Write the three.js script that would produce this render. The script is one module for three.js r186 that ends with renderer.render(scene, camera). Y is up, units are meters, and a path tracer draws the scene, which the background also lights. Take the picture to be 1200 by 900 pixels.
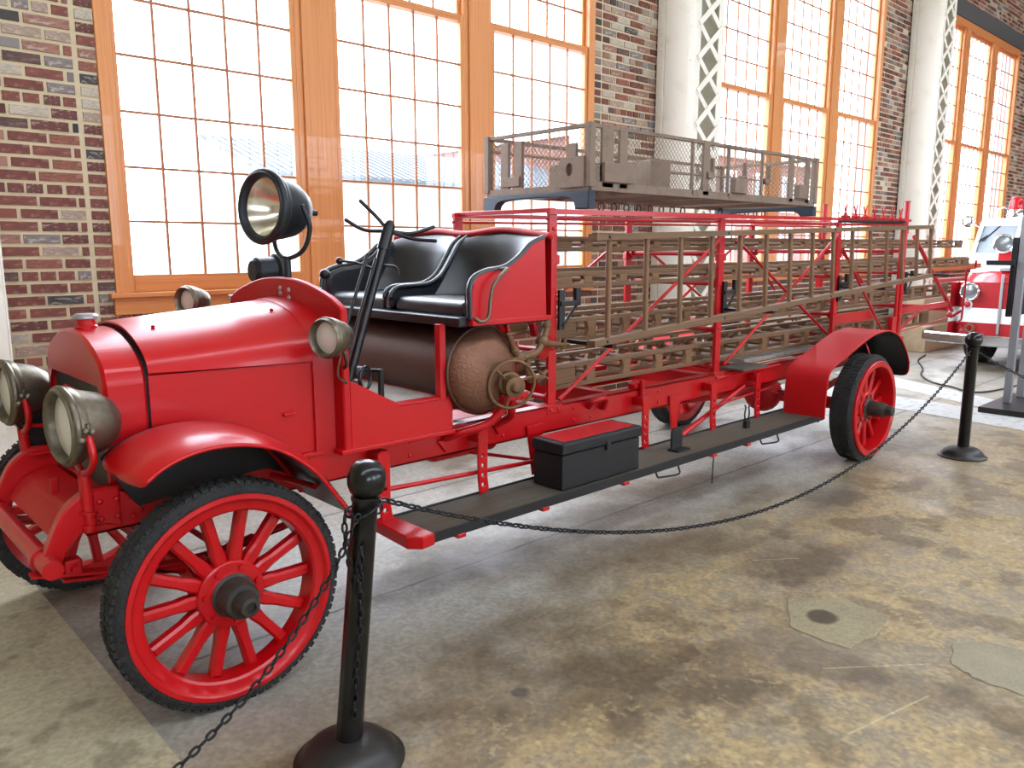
import * as THREE from 'three';
import { mergeGeometries, toCreasedNormals } from 'three/addons/utils/BufferGeometryUtils.js';
import { RoundedBoxGeometry } from 'three/addons/geometries/RoundedBoxGeometry.js';
import { RectAreaLightUniformsLib } from 'three/addons/lights/RectAreaLightUniformsLib.js';

// ---------- camera, sky, exposure ----------
const scene = new THREE.Scene();
const camera = new THREE.PerspectiveCamera(2 * Math.atan(450 / 930) * 180 / Math.PI, 4 / 3, 0.05, 200);
camera.position.set(0, 1.65, 0);
{
  const yaw = 46.803 * Math.PI / 180, pitch = 9.762 * Math.PI / 180;
  camera.lookAt(Math.cos(yaw) * Math.cos(pitch), 1.65 - Math.sin(pitch), -Math.sin(yaw) * Math.cos(pitch));
}
scene.background = new THREE.Color().setRGB(9.0, 10.1, 11.8);       // even white overcast
const renderer = new THREE.WebGLRenderer();
renderer.toneMapping = THREE.LinearToneMapping;
renderer.toneMappingExposure = 0.92;
renderer.shadowMap.enabled = true;
RectAreaLightUniformsLib.init();
const daylight = new THREE.Color().setRGB(0.86, 0.95, 1.08);
function windowLight(w, h, x, y, z, tx, ty, tz, intensity) {       // the sky's light entering through one opening of the hall
  const l = new THREE.RectAreaLight(daylight, intensity, w, h); l.position.set(x, y, z); l.lookAt(tx, ty, tz); l.name = 'window_daylight'; scene.add(l);
}
for (let k = 0; k < 3; k++) windowLight(4.5, 4.2, 1.69 + k * 6.85 + 2.355, 3.55, -5.55, 1.69 + k * 6.85 + 2.355, 3.55, 0, 5.2);
for (let k = -1; k < 3; k++) windowLight(4.6, 2.9, 1.69 + k * 6.85 + 2.355, 3.2, 8.95, 1.69 + k * 6.85 + 2.355, 3.2, 0, 1.2);
windowLight(33.8, 1.5, 9, 7.55, 2.2, 9, 0, 2.201, 1.8);

// ---------- helpers ----------
let seed = 20240611;
const rnd = () => { seed = (seed * 1664525 + 1013904223) >>> 0; return seed / 4294967296; };
const rr = (a, b) => a + (b - a) * rnd();
const V = (x, y, z) => new THREE.Vector3(x, y, z);
const D = Math.PI / 180;
const names = new Map();
function numbered(n) {
  const k = names.get(n) ?? 0; names.set(n, k + 1);
  return k ? n + '_' + String(k).padStart(3, '0') : n;
}
const origin = new Map();     // parents whose parts are written in hall coordinates
function clean(g) {
  if (g.index) g = g.toNonIndexed();
  for (const k of Object.keys(g.attributes)) if (!['position', 'normal', 'uv', 'color'].includes(k)) g.deleteAttribute(k);
  if (!g.attributes.normal) g.computeVertexNormals();
  if (!g.attributes.uv) g.setAttribute('uv', new THREE.BufferAttribute(new Float32Array(g.attributes.position.count * 2), 2));
  return g;
}
function metreUV(g) {         // uv in metres from the main direction of each face
  const p = g.attributes.position, uv = g.attributes.uv, a = V(0, 0, 0), b = V(0, 0, 0), c = V(0, 0, 0), n = V(0, 0, 0);
  for (let i = 0; i < p.count; i += 3) {
    a.fromBufferAttribute(p, i); b.fromBufferAttribute(p, i + 1); c.fromBufferAttribute(p, i + 2);
    n.copy(b).sub(a).cross(c.clone().sub(a));
    const ax = Math.abs(n.x), ay = Math.abs(n.y), az = Math.abs(n.z);
    for (let k = 0; k < 3; k++) {
      const x = p.getX(i + k), y = p.getY(i + k), z = p.getZ(i + k);
      if (ay >= ax && ay >= az) uv.setXY(i + k, x, z);
      else if (ax >= az) uv.setXY(i + k, z, y);
      else uv.setXY(i + k, x, y);
    }
  }
  return g;
}
function join(gs) { gs = [gs].flat(3).map(clean); return gs.length > 1 ? mergeGeometries(gs, false) : gs[0]; }
function obj(name, gs, m, parent = scene, ownUV = false) {
  let g = join(gs);
  if (!ownUV) metreUV(g);
  const o = origin.get(parent);
  if (o) g.translate(-o.x, -o.y, -o.z);
  const me = new THREE.Mesh(g, m);
  me.name = parent === scene ? numbered(name) : name;
  me.castShadow = me.receiveShadow = true;
  parent.add(me);
  if (o) origin.set(me, o);
  return me;
}
function each(name, gs, m, parent) { return [gs].flat(1).map((g) => obj(name, g, m, parent)); }
function group(name, parent, at = [0, 0, 0], hall = true) {   // a part made of sub-parts
  const o = new THREE.Group(); o.name = parent === scene ? numbered(name) : name; parent.add(o);
  const po = origin.get(parent) ?? V(0, 0, 0), w = V(...at);
  o.position.copy(w).sub(po);
  if (hall) origin.set(o, w);
  return o;
}
function tag(o, label, category, grp) { o.userData.label = label; o.userData.category = category; if (grp) o.userData.group = grp; return o; }
function thing(name, label, category, at = [0, 0, 0], grp) { return tag(group(name, scene, at), label, category, grp); }
function structure(o, label, category) { o.userData.kind = 'structure'; if (label) o.userData.label = label; if (category) o.userData.category = category; return o; }
// geometries
const box = (x0, x1, y0, y1, z0, z1) => new THREE.BoxGeometry(x1 - x0, y1 - y0, z1 - z0).translate((x0 + x1) / 2, (y0 + y1) / 2, (z0 + z1) / 2);
const rbox = (x0, x1, y0, y1, z0, z1, r = 0.006, s = 2) => new RoundedBoxGeometry(x1 - x0, y1 - y0, z1 - z0, s, r).translate((x0 + x1) / 2, (y0 + y1) / 2, (z0 + z1) / 2);
const P3 = (p) => (p.isVector3 ? p.clone() : V(...p));
function rod(a, b, r = 0.01, r2 = r, n = 12) {
  a = P3(a); b = P3(b); const d = b.clone().sub(a), L = d.length();
  return new THREE.CylinderGeometry(r2, r, L, n).applyQuaternion(new THREE.Quaternion().setFromUnitVectors(V(0, 1, 0), d.normalize())).translate((a.x + b.x) / 2, (a.y + b.y) / 2, (a.z + b.z) / 2);
}
function beam(a, b, w, t, up = [0, 1, 0]) {    // bar of w (across) by t (along up)
  a = P3(a); b = P3(b); const d = b.clone().sub(a), L = d.length(); d.normalize();
  let u = V(...up); const s = d.clone().cross(u).normalize(); u = s.clone().cross(d).normalize();
  const m = new THREE.Matrix4().makeBasis(d, u, s).setPosition(a.add(b).multiplyScalar(0.5));
  return new THREE.BoxGeometry(L, t, w).applyMatrix4(m);
}
function tube(pts, r = 0.01, n = 24, k = 8, closed = false, t = 0.5) {
  const g = new THREE.TubeGeometry(new THREE.CatmullRomCurve3(pts.map(P3), closed, 'catmullrom', t), n, r, k, closed);
  if (closed) return g;
  const a = P3(pts[0]), b = P3(pts[pts.length - 1]);
  return [g, new THREE.SphereGeometry(r, k, 6).translate(a.x, a.y, a.z), new THREE.SphereGeometry(r, k, 6).translate(b.x, b.y, b.z)];
}
function shapeOf(pts) { const s = new THREE.Shape(); pts.forEach(([x, y], i) => (i ? s.lineTo(x, y) : s.moveTo(x, y))); return s; }
function plate(pts, z0, z1, bevel = 0.003, holes = []) {   // outline in x, y; thick in z
  const s = shapeOf(pts);
  for (const h of holes) s.holes.push(new THREE.Path(h.map(([x, y]) => new THREE.Vector2(x, y))));
  const b = Math.min(bevel, (z1 - z0) / 3);
  const g = new THREE.ExtrudeGeometry(s, { depth: z1 - z0 - 2 * b, bevelEnabled: b > 0, bevelThickness: b, bevelSize: b, bevelOffset: -b, bevelSegments: 1, curveSegments: 8 });
  return g.translate(0, 0, z0 + b);
}
function plateX(pts, x0, x1, bevel = 0.003, holes = []) {  // outline in z, y; thick in x
  return plate(pts.map(([z, y]) => [-z, y]), x0, x1, bevel, holes.map((h) => h.map(([z, y]) => [-z, y]))).rotateY(Math.PI / 2);
}
function plateY(pts, y0, y1, bevel = 0.003) {              // outline in x, z; thick in y
  return plate(pts.map(([x, z]) => [x, -z]), y0, y1, bevel).rotateX(-Math.PI / 2);
}
function smooth2(pts, n = 40) { return new THREE.SplineCurve(pts.map(([x, y]) => new THREE.Vector2(x, y))).getPoints(n).map((p) => [p.x, p.y]); }
function strap(pts, t, z0, z1, bevel = 0.002) {            // bent sheet: a line in x, y, thickness t, wide in z
  const L = [], R = [];
  pts.forEach(([x, y], i) => {
    const a = pts[Math.max(0, i - 1)], b = pts[Math.min(pts.length - 1, i + 1)];
    let dx = b[0] - a[0], dy = b[1] - a[1]; const l = Math.hypot(dx, dy) || 1; dx /= l; dy /= l;
    L.push([x - dy * t / 2, y + dx * t / 2]); R.push([x + dy * t / 2, y - dx * t / 2]);
  });
  return plate([...L, ...R.reverse()], z0, z1, Math.min(bevel, t / 3));
}
function shell(fn, nu, nv, th) {                          // fn(u, v) -> Vector3; a sheet of thickness th behind it
  const f = [], nrm = [];
  for (let i = 0; i <= nu; i++) for (let j = 0; j <= nv; j++) f.push(fn(i / nu, j / nv));
  const at = (i, j) => f[Math.min(nu, Math.max(0, i)) * (nv + 1) + Math.min(nv, Math.max(0, j))];
  for (let i = 0; i <= nu; i++) for (let j = 0; j <= nv; j++) nrm.push(at(i + 1, j).clone().sub(at(i - 1, j)).cross(at(i, j + 1).clone().sub(at(i, j - 1))).normalize());
  const b = f.map((p, i) => p.clone().addScaledVector(nrm[i], -th)), pos = [], tri = (...q) => q.forEach((p) => pos.push(p.x, p.y, p.z));
  const id = (i, j) => i * (nv + 1) + j;
  for (let i = 0; i < nu; i++) for (let j = 0; j < nv; j++) {
    const a = id(i, j), c = id(i + 1, j), d = id(i + 1, j + 1), e = id(i, j + 1);
    tri(f[a], f[c], f[d], f[a], f[d], f[e]); tri(b[a], b[d], b[c], b[a], b[e], b[d]);
  }
  const edge = (ids) => { for (let k = 0; k + 1 < ids.length; k++) { const a = ids[k], c = ids[k + 1]; tri(f[a], b[a], b[c], f[a], b[c], f[c]); } };
  const r = (n, q) => [...Array(n + 1).keys()].map(q);
  edge(r(nu, (i) => id(i, 0)).reverse()); edge(r(nu, (i) => id(i, nv))); edge(r(nv, (j) => id(0, j))); edge(r(nv, (j) => id(nu, j)).reverse());
  const g = new THREE.BufferGeometry(); g.setAttribute('position', new THREE.Float32BufferAttribute(pos, 3));
  return toCreasedNormals(g, 0.7);
}
function lathe(pts, n = 40, crease = 0.6) {               // profile [radius, along]; turned about y
  return toCreasedNormals(new THREE.LatheGeometry(pts.map(([r, y]) => new THREE.Vector2(Math.max(r, 0.0001), y)), n), crease);
}
const latheZ = (pts, n, c) => lathe(pts, n, c).rotateX(Math.PI / 2);      // along +z
const latheX = (pts, n, c) => lathe(pts, n, c).rotateZ(Math.PI / 2);      // along -x
function ring(r, t, n = 28, k = 8) { return new THREE.TorusGeometry(r, t, k, n); }
const ball = (x, y, z, r, n = 14) => new THREE.SphereGeometry(r, n, Math.max(6, n - 4)).translate(x, y, z);
function studs(pts, r, axis = 'z') {                      // round rivet heads
  return pts.map(([x, y, z]) => { const g = new THREE.SphereGeometry(r, 8, 5); return (axis === 'z' ? g.scale(1, 1, 0.6) : axis === 'x' ? g.scale(0.6, 1, 1) : g.scale(1, 0.6, 1)).translate(x, y, z); });
}

// ---------- noise and textures ----------
const perm = new Uint16Array(4096); for (let i = 0; i < 4096; i++) perm[i] = Math.floor(rnd() * 65536);
const hash = (x, y) => perm[(x * 73 + perm[(y & 4095)] + (x >> 5) * 131) & 4095] / 65535;
function vnoise(x, y) {
  const xi = Math.floor(x), yi = Math.floor(y); let u = x - xi, v = y - yi; u = u * u * (3 - 2 * u); v = v * v * (3 - 2 * v);
  const a = hash(xi, yi), b = hash(xi + 1, yi), c = hash(xi, yi + 1), d = hash(xi + 1, yi + 1);
  return a + (b - a) * u + (c - a) * v + (a - b - c + d) * u * v;
}
function fbm(x, y, o = 4) { let s = 0, a = 0.5, t = 0; for (let i = 0; i < o; i++) { s += a * vnoise(x, y); t += a; a *= 0.55; x = x * 2.03 + 17.1; y = y * 2.03 + 5.7; } return s / t; }
const step01 = (a, b, x) => { const t = Math.min(1, Math.max(0, (x - a) / (b - a))); return t * t * (3 - 2 * t); };
const mix3 = (a, b, t) => [a[0] + (b[0] - a[0]) * t, a[1] + (b[1] - a[1]) * t, a[2] + (b[2] - a[2]) * t];
function tex(w, h, fn, srgb = true) {     // fn(x, y) -> [r, g, b] 0..255
  const d = new Uint8Array(w * h * 4);
  for (let y = 0; y < h; y++) for (let x = 0; x < w; x++) {
    const c = fn(x, y), i = (y * w + x) * 4;
    d[i] = Math.max(0, Math.min(255, c[0])); d[i + 1] = Math.max(0, Math.min(255, c[1])); d[i + 2] = Math.max(0, Math.min(255, c[2])); d[i + 3] = 255;
  }
  const t = new THREE.DataTexture(d, w, h); t.wrapS = t.wrapT = THREE.RepeatWrapping; t.magFilter = THREE.LinearFilter; t.minFilter = THREE.LinearMipmapLinearFilter; t.generateMipmaps = true;
  if (srgb) t.colorSpace = THREE.SRGBColorSpace; t.needsUpdate = true; return t;
}
function tile(x, y, w, h, sx, sy, o) {    // fbm that repeats over w by h pixels
  const u = x / w, v = y / h, f = (a, b) => fbm((x + a * w) * sx, (y + b * h) * sy, o);
  return f(0, 0) * (1 - u) * (1 - v) + f(-1, 0) * u * (1 - v) + f(0, -1) * (1 - u) * v + f(-1, -1) * u * v;
}
const sharp = (v, k) => Math.min(1, Math.max(0, 0.5 + (v - 0.5) * k));
function rep(t, a, b = a) { t.repeat.set(a, b); return t; }

// ---------- materials ----------
const std = (o) => new THREE.MeshPhysicalMaterial(o);
const M = {};
{
  const dirt = (base, spot, amount, scale = 0.03) => rep(tex(256, 256, (x, y) => { const n = tile(x, y, 256, 256, scale, scale, 4), f = tile(x, y, 256, 256, 0.21, 0.19, 2); return mix3(base, spot, step01(1 - amount, 1, n * 0.75 + f * 0.35)); }), 1 / 0.8);
  const roughT = (lo, hi, scale = 0.04) => rep(tex(256, 256, (x, y) => { const n = lo + (hi - lo) * sharp(tile(x, y, 256, 256, scale, scale, 4), 2.2); return [0, n * 255, 0]; }, false), 1 / 0.6);
  const grain = (a, b, c, vertical, sc = 1) => tex(256, 256, (x, y) => {
    const [p, q] = vertical ? [y, x] : [x, y];
    const n = sharp(tile(p, q, 256, 256, 0.012, 0.16, 4), 2.2), f = tile(p, q, 256, 256, 0.03, 0.6, 2);
    return mix3(mix3(a, b, n), c, step01(0.62, 0.9, f) * 0.5);
  });
  M.red = std({ color: '#b4060e', roughness: 0.36, specularIntensity: 0.55, clearcoat: 0.3, clearcoatRoughness: 0.16 });
  M.redDull = std({ map: dirt([178, 9, 16], [168, 16, 19], 0.5, 0.05), roughness: 0.5, specularIntensity: 0.6 });
  M.black = std({ color: '#0c0c0d', roughness: 0.38 });
  M.blackDull = std({ map: dirt([15, 15, 16], [40, 37, 34], 0.36), roughness: 0.62 });
  M.leather = std({ map: dirt([26, 29, 34], [32, 34, 38], 0.5, 0.08), roughness: 0.34, specularIntensity: 1, clearcoat: 0.4, clearcoatRoughness: 0.3, bumpMap: rep(tex(256, 256, (x, y) => { const n = tile(x, y, 256, 256, 0.25, 0.25, 3) * 255; return [n, n, n]; }, false), 6), bumpScale: 0.001 });
  M.rubber = std({ map: dirt([34, 33, 32], [82, 76, 66], 0.42, 0.06), roughness: 0.85, bumpMap: rep(tex(256, 256, (x, y) => { const n = sharp(tile(x, y, 256, 256, 0.09, 0.09, 3), 2) * 255; return [n, n, n]; }, false), 4), bumpScale: 0.006 });
  M.bronze = std({ map: dirt([112, 104, 88], [76, 70, 58], 0.5, 0.04), metalness: 0.75, roughness: 1, roughnessMap: roughT(0.3, 0.5) });
  M.darkSteel = std({ map: dirt([44, 48, 52], [74, 72, 66], 0.45), metalness: 0.5, roughness: 0.45 });
  M.brass = std({ map: dirt([122, 92, 62], [86, 66, 50], 0.55, 0.07), metalness: 0.45, roughness: 0.6 });
  M.copper = std({ map: dirt([98, 74, 62], [70, 55, 49], 0.55, 0.03), metalness: 0.55, roughness: 0.52 });
  M.copperDome = std({ map: dirt([122, 84, 64], [92, 66, 54], 0.5, 0.04), metalness: 0.6, roughness: 0.5, bumpMap: rep(tex(256, 256, (x, y) => { const n = tile(x, y, 256, 256, 0.16, 0.16, 1) * 255; return [n, n, n]; }, false), 3.2), bumpScale: 0.0022 });
  M.hub = std({ map: dirt([62, 58, 52], [34, 33, 32], 0.5, 0.05), metalness: 0.4, roughness: 0.5 });
  M.ladder = std({ map: rep(grain([122, 90, 58], [94, 69, 45], [66, 50, 36], false), 1 / 1.1, 1 / 0.16), roughness: 0.62 });
  M.rung = std({ map: rep(grain([132, 96, 60], [104, 75, 48], [78, 57, 39], true), 1 / 0.12, 1 / 0.8), roughness: 0.55 });
  M.rust = std({ map: dirt([130, 112, 96], [98, 82, 70], 0.5, 0.05), metalness: 0.3, roughness: 0.7 });
  M.blueSteel = std({ map: dirt([42, 50, 60], [66, 68, 70], 0.4), metalness: 0.35, roughness: 0.5 });
  M.board = std({ map: rep(grain([92, 84, 68], [70, 64, 54], [48, 45, 40], false), 1 / 1.3, 1 / 0.3), roughness: 0.75 });
  M.deck = std({ map: dirt([150, 142, 132], [112, 104, 98], 0.55, 0.05), roughness: 0.7 });
  M.chrome = std({ color: '#dcdde0', metalness: 1, roughness: 0.12 });
  M.silver = std({ color: '#a9aaac', metalness: 0.7, roughness: 0.35 });
  M.lens = std({ color: '#cfc9bb', roughness: 0.3, metalness: 0.0, clearcoat: 0.6 });
  M.reflector = std({ color: '#e2dcc8', metalness: 0.9, roughness: 0.22 });
  M.lampGlass = std({ color: '#9aa0a4', metalness: 0.7, roughness: 0.2 });
  M.glass = std({ color: '#ffffff', transmission: 1, thickness: 0, roughness: 0.02, ior: 1.45 });
  M.cream = std({ map: dirt([240, 238, 224], [222, 216, 194], 0.42, 0.02), roughness: 0.5 });
  M.pine = std({ map: rep(grain([222, 152, 88], [202, 128, 66], [182, 108, 52], true), 1 / 0.3, 1 / 2.2), roughness: 0.42, clearcoat: 0.25 });
  M.pineFlat = std({ map: rep(grain([218, 144, 78], [196, 120, 58], [176, 102, 46], false), 1 / 2.2, 1 / 0.3), roughness: 0.42, clearcoat: 0.25 });
  M.muntin = std({ color: '#a8683a', roughness: 0.5 });
  M.mortar = std({ map: dirt([206, 192, 158], [184, 168, 136], 0.5, 0.06), roughness: 0.95 });
  M.lintel = std({ color: '#4a4d50', roughness: 0.6 });
  M.white = std({ color: '#e9ebee', roughness: 0.35 });
  M.engineRed = std({ color: '#a81c24', roughness: 0.25, clearcoat: 0.5 });
  M.chain = std({ color: '#17181a', roughness: 0.35, metalness: 0.4 });
  M.bollard = std({ color: '#090a0b', roughness: 0.28, specularIntensity: 0.6, clearcoat: 0.3, clearcoatRoughness: 0.1 });
  M.ironBase = std({ map: dirt([38, 36, 33], [88, 80, 64], 0.4, 0.04), roughness: 0.4, metalness: 0.2 });
  M.grey = std({ color: '#8d9094', roughness: 0.45, metalness: 0.3 });
}
// ---------- floor ----------
{
  const patchA = [3.34, -1.45], patchB = [3.45, -0.72];
  const floorColour = (X, Z) => {
    const big = fbm(X * 0.55 + 3, Z * 0.55 + 9, 4), mid = fbm(X * 2.3 + 40, Z * 2.3, 4), fine = fbm(X * 14, Z * 14 + 7, 3), g = fbm(X * 60, Z * 60, 2);
    let c = mix3([138, 133, 122], [162, 156, 145], sharp(big, 2));               // bare concrete
    const worn = step01(-2.75, -1.75, Z + (big - 0.5) * 1.6 + X * 0.035) * step01(0.4, 1.2, X + (mid - 0.5));
    c = mix3(c, [132, 116, 88], worn * 0.7);
    const tan = worn * step01(0.36, 0.62, mid * 0.42 + fine * 0.38 + g * 0.2);               // rubbed remains of a yellowish coat
    c = mix3(c, [170, 144, 96], tan * 0.66);
    const dark = step01(0.52, 0.74, fbm(X * 1.3 + 71, Z * 1.9 + 13, 4)) * 0.7 + worn * step01(0.5, 0.66, fbm(X * 5 + 9, Z * 5 + 31, 3)) * 0.55;
    c = mix3(c, [88, 74, 54], Math.min(0.85, dark * (0.55 + 0.6 * fine)));
    const flake = worn * step01(0.6, 0.74, fbm(X * 34, Z * 34 + 3, 3)) * step01(0.45, 0.6, mid);
    c = mix3(c, [186, 166, 120], flake * 0.45);
    const oil = step01(0.36, 0.1, Math.hypot((X - 5.05) * 0.9, (Z + 2.28) * 1.2) + (mid - 0.5) * 0.2); c = mix3(c, [82, 76, 68], oil * 0.5);
    const oil2 = step01(0.16, 0.04, Math.hypot(X - 5.9, (Z + 2.0) * 1.5) + (mid - 0.5) * 0.1); c = mix3(c, [92, 52, 40], oil2 * 0.6);
    const sp = step01(0.05, 0.02, Math.hypot(X - 1.9, (Z + 1.98) * 1.3) + (fine - 0.5) * 0.04); c = mix3(c, [70, 62, 54], sp * 0.7);
    for (const [a, b, e, d] of [[2.9, -1.28, 3.25, -1.0], [3.0, -0.92, 2.55, -1.02], [3.9, -1.9, 3.7, -2.05], [3.3, -2.1, 3.45, -2.12]]) { const l2 = (e - a) ** 2 + (d - b) ** 2, t = Math.max(0, Math.min(1, ((X - a) * (e - a) + (Z - b) * (d - b)) / l2)); if (Math.hypot(X - a - t * (e - a), Z - b - t * (d - b)) + (fine - 0.5) * 0.004 < 0.004) c = mix3(c, [198, 184, 150], 0.5); }   // scratches
    for (const s of [-3.05, -4.25]) if (Math.abs(Z - s + (fine - 0.5) * 0.02) < 0.009 && X > 1) c = mix3(c, [72, 70, 68], 0.8);   // joints
    if (Math.abs(X - 7.6 + (fine - 0.5) * 0.02) < 0.008) c = mix3(c, [84, 80, 74], 0.7);
    const k = 0.86 + 0.28 * g;
    return [c[0] * k, c[1] * k, c[2] * k];
  };
  const sheet = (name, x0, x1, z0, z1, w, h) => {
    const t = tex(w, h, (i, j) => floorColour(x0 + (x1 - x0) * (i + 0.5) / w, z1 + (z0 - z1) * (j + 0.5) / h));
    t.wrapS = t.wrapT = THREE.ClampToEdgeWrapping;
    const r = tex(512, 512, (i, j) => { const X = x0 + (x1 - x0) * i / 512, Z = z1 + (z0 - z1) * j / 512, n = fbm(X * 3 + 11, Z * 3, 4), f = fbm(X * 12, Z * 12 + 50, 2); return [0, 255 * (0.32 + 0.24 * sharp(n, 1.8) + 0.14 * f), 0]; }, false);
    const g = clean(new THREE.BoxGeometry(x1 - x0, 0.3, z1 - z0).translate((x0 + x1) / 2, -0.15, (z0 + z1) / 2));
    const p = g.attributes.position, uv = g.attributes.uv;
    for (let i = 0; i < p.count; i++) uv.setXY(i, (p.getX(i) - x0) / (x1 - x0), (z1 - p.getZ(i)) / (z1 - z0));
    return obj(name, g, std({ map: t, roughness: 1, roughnessMap: r, bumpMap: null }), scene, true);
  };
  const f1 = sheet('floor', 0.81, 7.6, -5.6, 0.6, 2048, 1900);
  structure(f1, 'stained concrete floor with rubbed yellowish coat under the ladder truck', 'floor');
  structure(sheet('floor', 7.6, 27, -5.6, 0.6, 900, 300), 'grey concrete floor with white painted bands beyond the ladder truck', 'floor');
  structure(sheet('floor', -9, 27, 0.6, 9, 700, 180), 'bare concrete floor on the far side of the chains from the ladder truck', 'floor');
  // lighter slab in front of the truck
  const slabT = tex(1024, 1024, (i, j) => { const X = i / 256, Z = j / 256, n = fbm(X * 1.6, Z * 1.6, 4), m = fbm(X * 6 + 9, Z * 6, 3), g = fbm(X * 70, Z * 70, 2); let c = mix3([160, 150, 122], [180, 171, 143], n); c = mix3(c, [104, 96, 78], step01(0.6, 0.76, m) * 0.45); const k = 0.88 + 0.24 * g; return c.map((v) => v * k); });
  rep(slabT, 0.25);
  const slab = obj('floor', box(-9, 0.81, -0.3, 0.012, -5.6, 0.6), std({ map: slabT, roughness: 0.6 }));
  structure(slab, 'paler raised concrete slab in front of the ladder truck', 'floor');
  // repair patches and painted bands are parts of the floor
  const blob = (pts, y) => plateY(smooth2([...pts, pts[0]], 40).slice(0, -1), -0.01, y, 0.002);
  const rough = (pts) => { const o = []; pts.forEach((p, i) => { const q = pts[(i + 1) % pts.length]; for (let k = 0; k < 5; k++) { const t = k / 5; o.push([p[0] + (q[0] - p[0]) * t + rr(-0.008, 0.008), p[1] + (q[1] - p[1]) * t + rr(-0.008, 0.008)]); } }); return o; };
  const PA = rough([[3.4, -1.7], [3.56, -1.53], [3.56, -1.29], [3.32, -1.25], [3.13, -1.28], [3.11, -1.4], [3.13, -1.54]]), PB = rough([[3.49, -1.0], [3.6, -0.92], [3.66, -0.7], [3.6, -0.48], [3.36, -0.42], [3.26, -0.6], [3.25, -0.83], [3.3, -0.94]]);
  const tA = tex(256, 256, (x, y) => { const X = 3.0 + 0.7 * x / 256, Z = -1.75 + 0.6 * y / 256, n = fbm(X * 9, Z * 9, 4), g = fbm(X * 90, Z * 90, 2), d = Math.hypot((X - 3.32) / 1.15, Z + 1.49) + (n - 0.5) * 0.03; return mix3(mix3([150, 138, 108], [130, 120, 94], n), [62, 52, 36], step01(0.075, 0.045, d) * 0.85).map((v) => v * (0.9 + 0.2 * g)); });
  tA.repeat.set(1 / 0.7, 1 / 0.6); tA.offset.set(-3.0 / 0.7, 1.75 / 0.6); const patchMA = std({ map: tA, roughness: 0.75 });
  const patchM = std({ map: rep(tex(256, 256, (x, y) => { const n = tile(x, y, 256, 256, 0.03, 0.03, 4), g = tile(x, y, 256, 256, 0.4, 0.4, 2); return mix3([150, 140, 116], [128, 120, 98], n).map((v) => v * (0.9 + 0.2 * g)); }), 1.4), roughness: 0.75 });
  obj('repair_patch', plateY(PA, -0.01, 0.005, 0.003), patchMA, f1).userData.label = 'pale cement patch with a round dark stain';
  obj('repair_patch', plateY(PB, -0.01, 0.005, 0.003), patchM, f1);
  const paint = std({ map: rep(tex(256, 256, (x, y) => mix3([186, 186, 183], [142, 140, 135], step01(0.5, 0.75, tile(x, y, 256, 256, 0.08, 0.08, 4)))), 1), roughness: 0.6 });
  obj('painted_band', plateY([[9.15, -2.57], [9.7, -2.57], [10.9, -4.7], [10.3, -4.7]], 0.001, 0.004, 0), paint, f1);
  obj('painted_band', plateY([[8.05, -0.9], [8.85, -0.9], [9.3, -4.7], [8.7, -4.7]], 0.001, 0.004, 0), paint, f1);
}

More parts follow.
